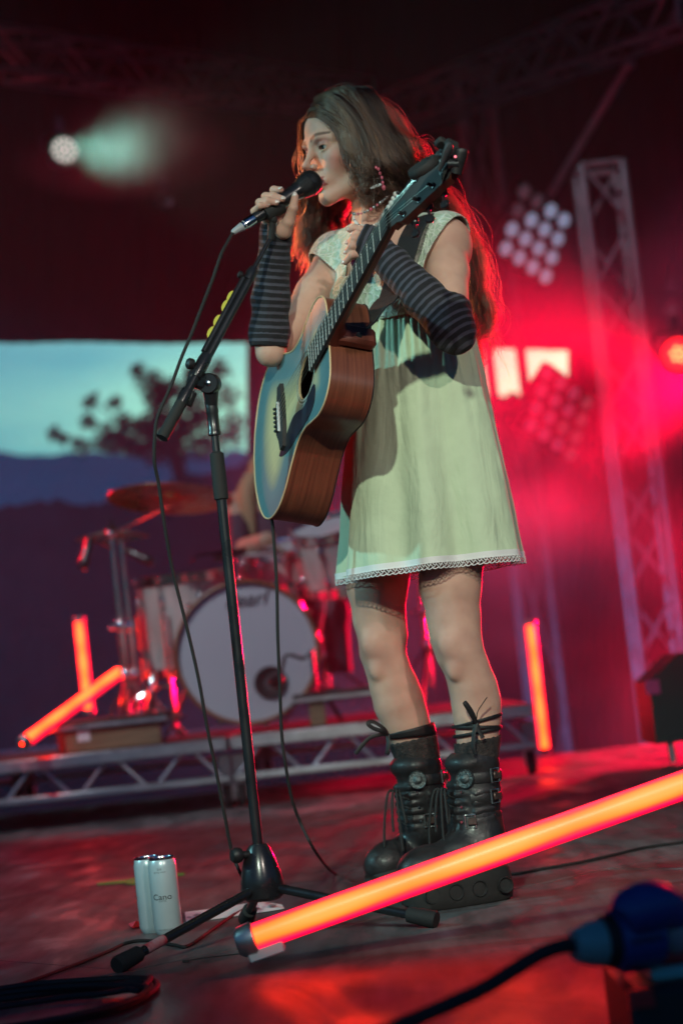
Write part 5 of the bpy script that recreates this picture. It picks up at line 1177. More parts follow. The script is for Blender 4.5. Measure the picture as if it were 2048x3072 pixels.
# ---------------------------------------------------------------- dress
def dress_mat(name, lace):
    m = bpy.data.materials.new(name); m.use_nodes = True; t = m.node_tree; N = t.nodes; L = t.links; b = N['Principled BSDF']; base = (.58, .68, .46)
    tc = N.new('ShaderNodeTexCoord'); b.inputs['Roughness'].default_value = .8; b.inputs['Sheen Weight'].default_value = .25
    n = N.new('ShaderNodeTexNoise'); n.inputs['Scale'].default_value = 25; n.inputs['Detail'].default_value = 4; L.new(tc.outputs['Object'], n.inputs['Vector'])
    if lace:
        mxv = N.new('ShaderNodeMix'); mxv.data_type = 'RGBA'; mxv.inputs[0].default_value = .045; L.new(tc.outputs['Object'], mxv.inputs[6]); L.new(n.outputs['Color'], mxv.inputs[7])
        v = N.new('ShaderNodeTexVoronoi'); v.feature = 'DISTANCE_TO_EDGE'; v.inputs['Scale'].default_value = 62; L.new(mxv.outputs[2], v.inputs['Vector'])
        r = ramp(N, [(0, (.68, .72, .62)), (.07, (.60, .65, .53)), (.16, (.42, .50, .37)), (1, (.46, .55, .41))]); L.new(v.outputs['Distance'], r.inputs[0]); L.new(r.outputs[0], b.inputs['Base Color'])
        r2 = ramp(N, [(0, (1, 1, 1)), (.2, (0, 0, 0))]); L.new(v.outputs['Distance'], r2.inputs[0]); bp = N.new('ShaderNodeBump'); bp.inputs['Strength'].default_value = .7; bp.inputs['Distance'].default_value = .003; L.new(r2.outputs[0], bp.inputs['Height']); L.new(bp.outputs[0], b.inputs['Normal'])
    else:
        r = ramp(N, [(.3, tuple(c*.93 for c in base)), (.7, base)]); L.new(n.outputs['Fac'], r.inputs[0]); L.new(r.outputs[0], b.inputs['Base Color'])
        bp = N.new('ShaderNodeBump'); mp2 = N.new('ShaderNodeMapping'); mp2.inputs['Scale'].default_value = (1, 1, .3); L.new(tc.outputs['Object'], mp2.inputs[0]); n3 = N.new('ShaderNodeTexNoise'); n3.inputs['Scale'].default_value = 16; n3.inputs['Detail'].default_value = 3; n3.inputs['Distortion'].default_value = .8; L.new(mp2.outputs[0], n3.inputs['Vector'])
        sm_ = N.new('ShaderNodeMath'); sm_.operation = 'MULTIPLY_ADD'; L.new(n3.outputs['Fac'], sm_.inputs[0]); sm_.inputs[1].default_value = 3.0; L.new(n.outputs['Fac'], sm_.inputs[2])
        bp.inputs['Strength'].default_value = .45; bp.inputs['Distance'].default_value = .006; L.new(sm_.outputs[0], bp.inputs['Height']); L.new(bp.outputs[0], b.inputs['Normal'])
        n2 = N.new('ShaderNodeTexNoise'); n2.inputs['Scale'].default_value = 700; L.new(tc.outputs['Object'], n2.inputs['Vector'])
    return m
M['dress'] = dress_mat('dress_cloth', False); M['lace'] = dress_mat('dress_lace', True); M['trim'] = mat('white_lace_trim', (.80, .78, .76), .8)
dress = empty('dress', (0, 0, 0)); dress.parent = person; dress.matrix_parent_inverse = parent_world(person).inverted()
lo, hi = bb([SR, SL, Cc, Cw], .16); S = SDF(arr(lo[0], hi[0], .003), arr(lo[1], hi[1], .003), arr(lo[2], hi[2], .003))
torso(S, .006, .03); shoulders(S, .006)
for sh, el in ((SR, ER), (SL, EL)): S.cone(sh, sh+(el-sh).normalized()*.09, .050, .052, .015); S.ell(sh+Vector((0, 0, -.005)), (.052, .052, .058), BM, .015)
V, Q = S.mesh(); cn = np.array(Cc); xb_, fb_ = np.array(Xb), np.array(Fb)
nl = (P(1008, 826, 3.955)-Cc); xl = nl.dot(Xb); zl = P(1008, 826, 3.955).z; xr = (P(1205, 800, 3.91)-Cc).dot(Xb); zw = P(1235, 938, 3.93).z
aR, aL = (ER-SR).normalized(), (EL-SL).normalized(); nR = np.array((-Xb*.55+aR*.9).normalized()); nL = np.array((Xb*.9-Fb*.05+Vector((0, 0, -.42))).normalized())
def keepb(V):
    d = V-cn; x = d@xb_; f_ = d@fb_; z = V[:, 2]
    cut = (x > xl-.012*np.clip((z-zl)/.12, 0, 1)) & (x < xr+.01*np.clip((z-zl)/.12, 0, 1)) & (z > np.where(f_ > 0, zl, zl+.07))
    return ~cut & (z > zw-.006) & ~((x < -.098) & ((V-np.array(SR))@nR > .043)) & ~((x > .10) & ((V-np.array(SL))@nL > .020))
bo, V = np_mesh('bodice', V, Q, M['lace'], dress, 2, keep=keepb)
bo.parent = person; bo.matrix_parent_inverse = parent_world(person).inverted(); bpy.data.objects.remove(dress)
sd = bo.modifiers.new('thickness', 'SOLIDIFY'); sd.thickness = .0025; sd.offset = 1
# skirt
def skirt_pt(th, v, inset=0):
    c = Cw.copy(); c.z = zw; hc2 = P(1292, 1700, 4.035); c = c.lerp(hc2, v); 
    e = v**.82
    a = .118+(.190-.118)*e; b = .100+(.160-.100)*e
    g = .0035*math.sin(46*th+3*math.sin(5*th))*max(0, 1-v*3.2)+.0022*math.sin(31*th+2)*max(0, 1-v*1.6)
    am = .024*v**.9
    g += am*(.55*math.sin(7*th+.6)+.35*math.sin(11*th+2.1+v*.8)+.35*math.sin(4*th+1.2))+.003*mnoise.noise(Vector((th*3, v*7, 0)))
    a += g-inset; b += g-inset
    return c+Xb*(a*math.cos(th))+Fb*(b*math.sin(th))
nt_, nv_ = 300, 70; vs = [skirt_pt(2*math.pi*i/nt_, j/nv_) for i in range(nt_) for j in range(nv_+1)]
fs = [(i*(nv_+1)+j, ((i+1) % nt_)*(nv_+1)+j, ((i+1) % nt_)*(nv_+1)+j+1, i*(nv_+1)+j+1) for i in range(nt_) for j in range(nv_)]
sk = MB().add(vs, fs).build('skirt', M['dress'], person, auto=0); sd = sk.modifiers.new('thickness', 'SOLIDIFY'); sd.thickness = .0016; sd.offset = 0
MB().tube([skirt_pt(2*math.pi*i/120, 0)+Vector((0, 0, .002)) for i in range(120)], .0035, 6, closed=True).build('waist_seam', M['lace'], person)
nh = 900; up_pts = []; zz = []; sc2 = []
for i in range(nh):
    th = 2*math.pi*i/nh; p = skirt_pt(th, 1.0, -.0012); up_pts.append(p)
    zz.append(p+Vector((0, 0, -.0045+.0030*math.cos(th*110)))); sc2.append(p+Vector((0, 0, -.0115-.0028*abs(math.sin(th*55)))))
hm = MB(); hm.add([p+Vector((0, 0, dz)) for dz in (.010, -.002) for p in up_pts], [(k, (k+1) % nh, (k+1) % nh+nh, k+nh) for k in range(nh)])
hm.tube(zz, .0011, 5, closed=True); hm.tube(sc2, .0012, 5, closed=True)
hm.tube([p+Vector((0, 0, -.0085+.0028*math.sin(2*math.pi*i/nh*110))) for i, p in enumerate(up_pts)], .0009, 4, closed=True)
hm.tube([p+Vector((0, 0, -.002)) for p in up_pts], .0012, 5, closed=True)
hm.build('lace_hem', M['trim'], person, auto=0)
# ---------------------------------------------------------------- hair
M['scalp'] = mat('hair_underlayer', (.05, .028, .016), .7, bump=.6, bscale=220, stretch=(1, 1, .25))
lo, hi = [HO[i]-.14 for i in range(3)], [HO[i]+.14 for i in range(3)]
S = SDF(arr(lo[0], hi[0], .003), arr(lo[1], hi[1], .003), arr(lo[2], hi[2], .003))
S.ell(HL(-.012, 0, .028), (.097, .079, .088), HM, .01); S.ell(HL(.030, 0, .040), (.058, .062, .061), HM, .02); S.ell(HL(-.045, 0, -.045), (.055, .062, .06), HM, .03)
V, Q = S.mesh(); hm_ = np.array(HM); ho_ = np.array(HO)
def keeph(V):
    l = (V-ho_)@hm_; hl = .018+.62*(l[:, 2]+.02)-.10*np.abs(l[:, 1]); return (l[:, 0] < np.minimum(hl, .082)) & (l[:, 2] > -.085)
np_mesh('scalp_hair', V, Q, M['scalp'], person, 2, keep=keeph)
def hair_mat():
    m = bpy.data.materials.new('hair_strands'); m.use_nodes = True; t = m.node_tree; N = t.nodes; N.clear(); L = t.links
    h = N.new('ShaderNodeBsdfHairPrincipled'); h.parametrization = 'COLOR'; o = N.new('ShaderNodeOutputMaterial'); L.new(h.outputs[0], o.inputs[0])
    info = N.new('ShaderNodeAttribute'); info.attribute_name = 'shade'; r = ramp(N, [(0, (.012, .005, .0035)), (.5, (.036, .015, .009)), (1, (.13, .055, .030))]); L.new(info.outputs['Fac'], r.inputs[0]); L.new(r.outputs[0], h.inputs['Color'])
    h.inputs['Roughness'].default_value = .32; h.inputs['Radial Roughness'].default_value = .5; return m
M['hair'] = hair_mat()
def cr_interp(ctrl, m):
    c = np.array([tuple(p) for p in ctrl]); c = np.vstack([2*c[0]-c[1], c, 2*c[-1]-c[-2]]); t = np.linspace(0, len(c)-3-1e-6, m); i = t.astype(int); f_ = (t-i)[:, None]
    p0, p1, p2, p3 = c[i], c[i+1], c[i+2], c[i+3]
    return .5*((2*p1)+(p2-p0)*f_+(2*p0-5*p1+4*p2-p3)*f_**2+(3*p1-p0-3*p2+p3)*f_**3)
SHADE = []
def hair_sheet(guides, n, seed, spread=(.004, .022), wave=.010, wfreq=3.2, clumps=60, m=44, u0=0, u1=1, short=.25, bias=1.0):
    rg = np.random.default_rng(seed); gp = [cr_interp(g, m) for g in guides]; out = []; K = len(gp)
    cu = rg.random(clumps); cph = rg.random((clumps, 2))*6.28; cfr = wfreq*(.75+.5*rg.random(clumps)); coff = rg.normal(size=(clumps, 3)); csh = rg.random(clumps)
    T = np.linspace(0, 1, m)[:, None]
    for i in range(n):
        c = rg.integers(clumps); u = np.clip(cu[c]+rg.normal()*.030, 0, 1)**bias; u = u0+(u1-u0)*u
        x = u*(K-1); a = min(int(x), K-2); f_ = x-a; f_ = f_*f_*(3-2*f_); p = gp[a]*(1-f_)+gp[a+1]*f_
        d = np.gradient(p, axis=0); d /= np.linalg.norm(d, axis=1)[:, None]+1e-9
        s1 = np.cross(d, np.array([0, -1., 0.])); s1 /= np.linalg.norm(s1, axis=1)[:, None]+1e-9; s2 = np.cross(d, s1)
        env = np.clip((T-.18)/.5, 0, 1); amp = wave*env*(.8+.4*rg.random())
        ph = cph[c]+rg.normal(size=2)*.25; ln = T*cfr[c]*2*np.pi
        p = p+s1*np.sin(ln+ph[0])*amp+s2*np.cos(ln*.95+ph[1])*amp*.8
        sp = spread[0]+(spread[1]-spread[0])*T**.8
        p = p+coff[c]*sp*.75+rg.normal(size=3)*sp*.30+np.array([0, 0, 1])*0
        fz = rg.normal(size=3)*.0035*T*(rg.random() < .12)*6; p = p+fz*T
        cut = 1-short*rg.random(); k = np.linspace(0, cut*(m-1), m); ki = np.minimum(k.astype(int), m-2); kf = (k-ki)[:, None]
        out.append(p[ki]*(1-kf)+p[ki+1]*kf); SHADE.append(csh[c]*(.75+.5*rg.random()))
    return np.array(out)
A = [[HL(.079, .003, .070), HL(.072, .042, .060), HL(.054, .072, .020), P(1048, 455, 3.955), P(1078, 500, 3.950), P(1102, 535, 3.952), P(1106, 560, 3.96), P(1118, 585, 3.98)],
     [HL(.055, .003, .104), HL(.048, .062, .085), HL(.028, .088, .030), P(1098, 470, 3.950), P(1128, 520, 3.965), P(1150, 565, 4.01), P(1172, 610, 4.06), P(1185, 660, 4.10)],
     [HL(.02, .003, .120), HL(.01, .072, .097), HL(0, .096, .030), P(1148, 465, 3.955), P(1178, 530, 3.975), P(1205, 590, 4.02), P(1240, 650, 4.08), P(1290, 720, 4.11)],
     [HL(-.03, .0, .118), HL(-.04, .067, .092), HL(-.045, .093, .02), P(1200, 440, 3.97), P(1240, 520, 4.0), P(1290, 600, 4.06), P(1370, 720, 4.10), P(1410, 860, 4.10)],
     [HL(-.07, 0, .095), HL(-.095, .04, .055), HL(-.112, .05, -.01), P(1240, 440, 4.02), P(1275, 520, 4.06), P(1345, 640, 4.12), P(1412, 800, 4.12), P(1430, 1060, 4.10)]]
B = [[HL(.079, -.003, .070), HL(.075, -.042, .060), HL(.063, -.080, .01), P(915, 440, 4.08), P(915, 530, 4.10), P(922, 620, 4.14), P(914, 700, 4.17), P(908, 770, 4.18)],
     [HL(.04, -.003, .112), HL(.03, -.072, .085), HL(.02, -.10, 0), P(962, 520, 4.17), P(962, 620, 4.19), P(942, 680, 4.2), P(927, 740, 4.2), P(925, 820, 4.2)],
     [HL(-.03, 0, .117), HL(-.05, -.07, .07), HL(-.05, -.09, -.02), P(1040, 540, 4.2), P(1030, 620, 4.21), P(1010, 680, 4.21), P(1000, 720, 4.22), P(1000, 760, 4.22)]]
C_ = [[HL(-.06, .0, .108), HL(-.10, .03, .05), HL(-.115, .03, -.02), P(1250, 470, 4.06), P(1300, 590, 4.1), P(1385, 720, 4.13), P(1418, 880, 4.11), P(1432, 1090, 4.09)],
      [HL(-.08, -.02, .09), HL(-.11, -.02, .02), HL(-.11, .0, -.05), P(1230, 520, 4.1), P(1330, 640, 4.14), P(1405, 760, 4.15), P(1442, 900, 4.12), P(1440, 1020, 4.1)]]
st = [hair_sheet(A, 7600, 1, (.002, .018), .0135, 3.3, 90, short=.15), hair_sheet(B, 2600, 2, (.002, .012), .009, 4.0, 34, short=.3), hair_sheet(C_, 1700, 3, (.002, .013), .017, 5.0, 11, short=.2),
      hair_sheet(A[:3], 260, 5, (.003, .030), .012, 3.5, 60, short=.5), hair_sheet([A[4], C_[0]], 160, 6, (.004, .04), .014, 4, 60, short=.4), hair_sheet(B[:2], 90, 7, (.003, .020), .010, 4, 40, short=.5)]
hp = np.concatenate(st).astype(np.float32); nh_, nm_ = hp.shape[:2]
hcv = bpy.data.hair_curves.new('hair'); hcv.add_curves([nm_]*nh_)
hcv.position_data.foreach_set('vector', hp.reshape(-1))
ra = hcv.attributes.get('radius') or hcv.attributes.new('radius', 'FLOAT', 'POINT')
ra.data.foreach_set('value', np.tile(np.linspace(.00052, .00024, nm_), nh_).astype(np.float32))
sa = hcv.attributes.new('shade', 'FLOAT', 'CURVE'); sa.data.foreach_set('value', np.array(SHADE, np.float32))
link('hair', hcv, M['hair'], person)
# ---------------------------------------------------------------- jewellery
M['bead'] = mat('silver_bead', (.55, .56, .55), .18, .85); M['pearl_b'] = mat('pearl_bead', (.68, .64, .60), .2, coat=.7); M['pinkb'] = mat('pink_bead', (.55, .10, .14), .15, coat=.8); M['red_p'] = mat('dark_red_glass', (.16, .008, .02), .1, coat=1)
def bead_chain(name, pts, label, r_, step, kinds, seed):
    rd = random.Random(seed); t = empty(name, pts[0], label, 'necklace' if 'neck' in name else 'earring'); sp_ = smooth_path(pts, 12)
    MB().tube(sp_, .0007, 5).build('thread', M['bead'], t); acc = 0; meshes = {}
    for i in range(1, len(sp_)):
        acc += (sp_[i]-sp_[i-1]).length
        if acc >= step:
            acc = 0; k = rd.choice(kinds); rr = r_*rd.choice((.8, 1, 1.25))
            key = (k, round(rr, 4))
            if key not in meshes:
                m_ = MB().sphere((0, 0, 0), rr, 4, sc3=(1, 1, 1.15)); o = m_.build('bead', M[k], t, auto=0); meshes[key] = o.data
            else: o = bpy.data.objects.new('bead', meshes[key]); COL.objects.link(o); o.parent = t; o.matrix_parent_inverse = parent_world(t).inverted()
            o.location = sp_[i]
    return t
bead_chain('necklace', [P(1058, 640, 3.99), P(1064, 642, 3.972), P(1085, 640, 3.962), P(1112, 628, 3.96), P(1140, 608, 3.962), P(1165, 588, 3.972), P(1185, 574, 3.99)], 'upper necklace of small silver beads crossing the throat', .0028, .0062, ['bead', 'bead', 'bead', 'pinkb'], 1)
bead_chain('necklace', [P(1061, 645, 3.985), P(1063, 662, 3.965), P(1074, 674, 3.95), P(1095, 679, 3.94), P(1118, 676, 3.935), P(1140, 668, 3.93)], 'close strand of pale round beads looping under the throat', .0029, .0052, ['pearl_b', 'pearl_b', 'bead'], 2)
bead_chain('necklace', [P(1195, 572, 3.95), P(1180, 592, 3.945), P(1170, 615, 3.94), P(1158, 632, 3.935), P(1150, 650, 3.93), P(1165, 660, 3.92)], 'necklace of large pearls hanging beside the guitar nut', .0045, .0105, ['pearl_b'], 3)
bead_chain('necklace', [P(1178, 588, 3.943), P(1195, 598, 3.935), P(1208, 588, 3.93)], 'short dark beaded strand beside the pearls at the collar', .0036, .0085, ['bead', 'pinkb'], 4)
pn = empty('pendant', P(1072, 790, 3.88), 'dark red glass pendant resting on the chest below the hand', 'pendant')
MB().lathe([(0, -.004), (.009, -.003), (.0135, 0), (.012, .004), (.006, .007), (0, .008)], P(1070, 788, 3.885), (-.4, -1, .2), 8).build('stone', M['red_p'], pn, smooth=False)
e0 = HL(.002, .079, -.050)
er = bead_chain('earring', [P(1113, 487, e0.y-.012), P(1114, 503, e0.y-.012), P(1122, 520, e0.y-.014), P(1126, 535, e0.y-.016)], 'dangling earring of pink and silver beads with small white letters', .0030, .0072, ['pinkb', 'pearl_b', 'bead'], 5)
for pts in ([P(1119, 505, 3.93), P(1132, 503, 3.93), P(1138, 517, 3.93), P(1145, 533, 3.93), P(1148, 552, 3.93), P(1152, 570, 3.93)],):
    sp_ = smooth_path(pts, 10); MB().tube(sp_, .0006, 5).build('thread', M['bead'], er); 
    for k in (6, 14, 22, 30, 38, 46): o = MB().sphere((0, 0, 0), .0032 if k < 46 else .0045, 5, sc3=(1, 1, 1.3)).build('bead', M['pinkb' if k % 4 else 'pearl_b'], er, auto=0); o.location = sp_[k]
om = text_mesh('HOTUB', .0066, extr=.0004); o = link('letter_beads', om, M['white']); o.data.transform(Matrix.Translation(P(1127, 559, 3.915)) @ frame((-.1, -1, 0), (1, 0, .28)).to_4x4()); o.parent = er; o.matrix_parent_inverse = parent_world(er).inverted()
# ---------------------------------------------------------------- socks, ribbons, boots
M['leather'] = mat('boot_leather', (.018, .017, .018), .50, bump=.6, bscale=38, rvar=.16, coat=.04, vscale=25); M['sole'] = mat('boot_sole', (.022, .020, .019), .75, bump=.3, bscale=60, var=.4, vscale=20)
M['sock'] = mat('black_sock', (.012, .011, .012), .9, bump=.8, bscale=260, col2=(.05, .035, .032), vscale=90); M['ribbon'] = mat('black_ribbon', (.010, .009, .010), .6); M['pewter'] = mat('pewter', (.16, .19, .19), .42, .8, bump=.6, bscale=350, var=.5, vscale=120); M['rusty'] = mat('worn_buckle', (.22, .14, .12), .4, .7, var=.5, vscale=60)
def leg_at(lg, py):
    for i in range(len(lg)-1):
        z0, z1 = lg[i][0].z, lg[i+1][0].z; z = P(1300, py, lg[i][0].y).z
        if z1 <= z <= z0: t = (z0-z)/(z0-z1); return lg[i][0].lerp(lg[i+1][0], t), lg[i][1]*(1-t)+lg[i+1][1]*t
    return lg[-1]
def leg_z(lg, z):
    for i in range(len(lg)-1):
        z0, z1 = lg[i][0].z, lg[i+1][0].z
        if z1 <= z <= z0: t = (z0-z)/(z0-z1); return lg[i][0].lerp(lg[i+1][0], t), lg[i][1]*(1-t)+lg[i+1][1]*t
    return lg[-1]
def zof(lg, px, py): return P(px, py, lg[8][0].y).z
def ring(lg, z, off, rad, tilt=0, flat=None, name='ribbon', m=None, n=40, par=None, ph=0):
    pts = []
    for k in range(n):
        a = 2*math.pi*k/n; zz_ = z+tilt*math.cos(a+ph); c, r_ = leg_z(lg, zz_); pts.append(c+Vector((math.cos(a)*(r_+off), math.sin(a)*(r_+off), 0)))
    return MB().tube(pts, rad, 6, closed=True, flat=flat, up=(0, 0, 1)).build(name, m or M['ribbon'], par or person)
def sleeve(lg, z0, z1, off, name, m, tilt=0, n=44, rows=14, jag=0):
    vs = []
    for j in range(rows+1):
        for k in range(n):
            a = 2*math.pi*k/n; z = z0+(z1-z0)*j/rows+tilt*math.cos(a)*(1-j/rows)+(jag*abs(math.sin(a*9)) if j == 0 else 0); c, r_ = leg_z(lg, z); vs.append(c+Vector((math.cos(a)*(r_+off), math.sin(a)*(r_+off), 0)))
    o = MB().add(vs, [(j*n+k, j*n+(k+1) % n, (j+1)*n+(k+1) % n, (j+1)*n+k) for j in range(rows) for k in range(n)]).build(name, m, person)
    s_ = o.modifiers.new('thickness', 'SOLIDIFY'); s_.thickness = .0015; s_.offset = 1; return o
zR0 = zof(legR, 1225, 2222); sleeve(legR, zR0, zof(legR, 1260, 2300), .0065, 'sock', M['sock'], .006, jag=.003)
sleeve(legR, zof(legR, 1225, 2186), zof(legR, 1230, 2210), .0070, 'ribbon_band', M['ribbon'], .008, rows=3)
zL0 = zof(legL, 1428, 2222); sleeve(legL, zL0, zof(legL, 1430, 2290), .0050, 'sock', M['sock'], .004, jag=.003)
ring(legL, zof(legL, 1428, 2162), .0045, .0022, .008, (1.5, .5)); ring(legL, zof(legL, 1428, 2180), .0045, .0022, -.005, (1.5, .5)); ring(legL, zof(legL, 1428, 2196), .0045, .0022, .004, (1.5, .5))
def rib(pts, w_=.0042): 
    k = len(pts); sp_ = smooth_path(pts, 6); MB().tube(sp_, w_, 6, flat=(1, .25), up=(.3, .2, 1)).build('ribbon', M['ribbon'], person)
dl = 3.905
rib([P(1426, 2168, dl), P(1412, 2145, dl-.01), P(1392, 2110, dl-.012), P(1396, 2108, dl-.016), P(1415, 2135, dl-.012), P(1428, 2166, dl-.004)])
rib([P(1428, 2166, dl), P(1432, 2135, dl-.01), P(1446, 2112, dl-.015), P(1460, 2092, dl-.018)], .0036)
rib([P(1428, 2168, dl), P(1436, 2190, dl), P(1448, 2214, dl)]); rib([P(1427, 2168, dl), P(1420, 2200, dl-.003), P(1418, 2240, dl-.003), P(1424, 2262, dl-.002)])
dr = 4.075
rib([P(1165, 2206, dr), P(1150, 2185, dr-.01), P(1120, 2166, dr-.015), P(1103, 2170, dr-.02), P(1118, 2184, dr-.018), P(1148, 2194, dr-.012), P(1160, 2200, dr)])
rib([P(1160, 2202, dr), P(1135, 2205, dr-.012), P(1110, 2213, dr-.015), P(1090, 2232, dr-.02), P(1066, 2262, dr-.022)])
rib([P(1162, 2206, dr), P(1164, 2235, dr-.006), P(1160, 2262, dr-.006), P(1166, 2252, dr-.008)])
def boot(top, ank, heel, toe, wid, rtop, side):
    "top/ank: shaft centres; heel/toe: floor points under the sole; side: unit vector toward the camera side"
    t = empty('boot', (0, 0, 0)); F_ = (toe-heel); Ln = F_.length; F_.normalize(); Sd = Vector((F_.y, -F_.x, 0)); 
    if Sd.y > 0: Sd = -Sd
    Z = Vector((0, 0, 1)); pts = [top, ank, heel, toe]
    lo, hi = bb(pts, .10); lo[2] = 0; S = SDF(arr(lo[0], hi[0], .0026), arr(lo[1], hi[1], .0026), arr(0.02, hi[2], .0026))
    h0 = .058; ball = heel+F_*(Ln*.70); mid = heel+F_*(Ln*.42); hl = heel+F_*.045
    S.chain([top, top.lerp(ank, .5), ank], [rtop, rtop*.97, rtop*.92], .015)
    S.cone(ank, hl+Z*(h0+.055), rtop*.90, .043, .025); S.cone(hl+Z*(h0+.035), mid+Z*(h0+.032), .041, .036, .02)
    S.cone(ank+Z*-.02, mid+Z*(h0+.045), .042, .036, .03); S.cone(mid+Z*(h0+.030), ball+Z*(h0+.024), .040, .040, .02)
    S.ell(heel+F_*(Ln-.052)+Z*(h0+.018), (.055, .047, .044), frame(Z, F_), .012)
    for k in range(6):  # padded folds on the front of the shaft
        u = .32+.14*k; c = top.lerp(ank, u); a = c+F_*(rtop*.93)+Sd*-.022; b = c+F_*(rtop*.93)+Sd*.022; S.chain([a-F_*.014+Sd*-.012, a, b, b-F_*.014+Sd*.012], [.0062, .0075, .0075, .0062], .003)
    for k in range(4):
        u = .48+.15*k; c = top.lerp(ank, u); S.chain([c+F_*.015+Sd*(rtop*.93), c-F_*.02+Sd*(rtop*.93)+Z*.004], [.006, .005], .006)
    S.ell(top+F_*.02+Z*.004, (.040, .05, .026), frame(Z, F_), .008); S.cone(top+Z*.02, top+Z*.09, rtop*.84, rtop*.86, .004, 'sub')
    Sx = S; V, Q = Sx.mesh(); up_, V = np_mesh('boot_upper', V, Q, M['leather'], person, 2)
    # sole: outline extruded with waved lower edge
    n = 44; out = []
    for k in range(n):
        a = 2*math.pi*k/n; x = math.cos(a); y = math.sin(a); u = (x+1)/2; wd_ = wid*(.46+.10*math.sin(max(0, u-.25)*4.2)-.05*math.exp(-((u-.42)/.15)**2))
        xx = Ln/2*(1+ (abs(x)**.55)*(1 if x > 0 else -1)); yy = wd_*(abs(y)**.62)*(1 if y > 0 else -1); out.append((xx, yy, u))
    vs = []; prof = [(.0, .92), (.004, .98), (.018, 1.0), (.040, 1.0), (.052, .99), (.056, .975), (.060, .975), (.064, .95)]
    for (z, s_) in prof:
        for (x, y, u) in out:
            arch = .012*math.exp(-((x/Ln-.44)/.14)**2) if z < .01 else 0; tr = (.010*max(0, (x/Ln-.8)/.2)**2 if z < .03 else 0)
            vs.append(heel+F_*(Ln/2+(x-Ln/2)*s_)+Sd*(y*s_)+Z*(z+arch*0+tr+(.006*math.sin(x/Ln*3.1) if z > .05 else 0)))
    fs = [(r_*n+k, r_*n+(k+1) % n, (r_+1)*n+(k+1) % n, (r_+1)*n+k) for r_ in range(len(prof)-1) for k in range(n)]+[tuple(range(n-1, -1, -1)), tuple((len(prof)-1)*n+k for k in range(n))]
    so = MB().add(vs, fs).build('sole', M['sole'], person)
    for u in (.12, .36, .58, .80):
        c = heel+F_*(Ln*u)+Sd*(wid*.50*(1.0 if u > .5 else .93)+.001)+Z*.030
        MB().lathe([(.0165, .001), (.015, .0035), (.0125, .001), (.011, -.001), (0, -.0015)], c, Sd, 20).build('sole_dimple', M['black_rubber'], so)
    c = heel+F_*(Ln-.012)+Z*.030; 
    # medallion with ring of letters
    me_c = top+F_*(rtop*.75)+Sd*(rtop*.75)+Z*-.022; mn = (F_*.72+Sd*.75).normalized(); me_c = top+mn*(rtop*1.02+.006)+Z*-.024; X = Z; 
    md = MB().lathe([(.0185, -.004), (.0190, .001), (.0178, .0032), (.0165, .0018), (.0098, .0018), (.0085, .0035), (.005, .006), (0, .0065)], me_c, mn, 28).build('medallion', M['pewter'], up_)
    for k, chh in enumerate('NEW ROCK'):
        if chh == ' ': continue
        a = R(150-k*30-15); tm = text_mesh(chh, .0062, extr=.0003); fr = frame(mn, Z.cross(mn)*1.0); rx = Z.cross(mn).normalized(); ry = mn.cross(rx)
        pos = me_c+(rx*math.cos(a)+ry*math.sin(a))*.0132+mn*.0021; dx = (rx*math.sin(a)-ry*math.cos(a)); o = link('letter', tm, M['ink'], None); o.data.transform(Matrix.Translation(pos) @ frame(mn, dx).to_4x4()); o.parent = up_
    # straps and buckles on the camera/back side
    for k, (u, rot_) in enumerate(((.20, .1), (.55, .0), (.92, -.25))):
        c = top.lerp(ank, u); pts = [c+(F_*math.cos(a)+Sd*math.sin(a))*(rtop*(.99 if u < .9 else .97)+.003)+Z*(-.012*math.sin(a)*rot_*2) for a in [R(60)+R(15)*j for j in range(10)]]
        MB().tube(pts, .0105, 8, flat=(1, .22), up=(0, 0, 1)).build('strap', M['leather'], up_)
        a = R(60 if k == 2 else 112); d = F_*math.cos(a)+Sd*math.sin(a); tn = -F_*math.sin(a)+Sd*math.cos(a); q = c+d*(rtop+.009); 
        MB().tube([q+tn*x+Z*y for x, y in ((-.010, -.013), (.010, -.013), (.010, .013), (-.010, .013))], .0018, 6, closed=True).build('buckle', M['bead'], up_)
        MB().box(q+tn*.004+d*.002, (.018, .014, .004), frame(d, tn), .0015).build('buckle_tongue', M['rusty'], up_)
    # eyelets and laces
    for k in range(3):
        c = top.lerp(ank, .42+.25*k)+F_*(rtop*.80)+Sd*(rtop*.62)+Z*.0; MB().tube([c, c+(F_*.5+Sd).normalized()*.010], .0026, 8).build('eyelet', M['chrome'], up_)
    L0 = top.lerp(ank, .40)+F_*(rtop+.012)
    for k, (dx, dz, sw) in enumerate(((.030, -.075, .010), (.038, -.105, -.008), (.022, -.115, .020), (.012, -.060, .024))):
        MB().tube(smooth_path([L0, L0+F_*dx*.6+Sd*sw*.5+Z*.004, L0+F_*dx+Sd*sw+Z*dz*.5, L0+F_*dx*1.15+Sd*sw*1.3+Z*dz]+([L0+F_*dx*.6+Sd*sw+Z*dz*.8, L0+Z*-.03] if k == 3 else []), 5), .0026, 7).build('lace', M['black_rubber'], up_)
    for k in range(4):
        c = top.lerp(ank, .48+.16*k)+F_*(rtop+.004); MB().tube([c-Sd*.02+Z*.006-F_*.004, c+F_*.003, c+Sd*.02-Z*.006-F_*.004], .0024, 6).build('lace', M['black_rubber'], up_)
    bpy.data.objects.remove(t); return up_
hl_, te_ = P(1532, 2672, 3.97), P(1206, 2706, 3.905); hl_.z = te_.z = 0
boot(P(1424, 2292, 3.97), P(1426, 2470, 3.972), hl_, te_, .098, .049, None)
hl_, te_ = P(1370, 2660, 4.24), P(1112, 2660, 4.10); hl_.z = te_.z = 0
boot(P(1254, 2300, 4.145), P(1275, 2470, 4.165), hl_, te_, .098, .0485, None)
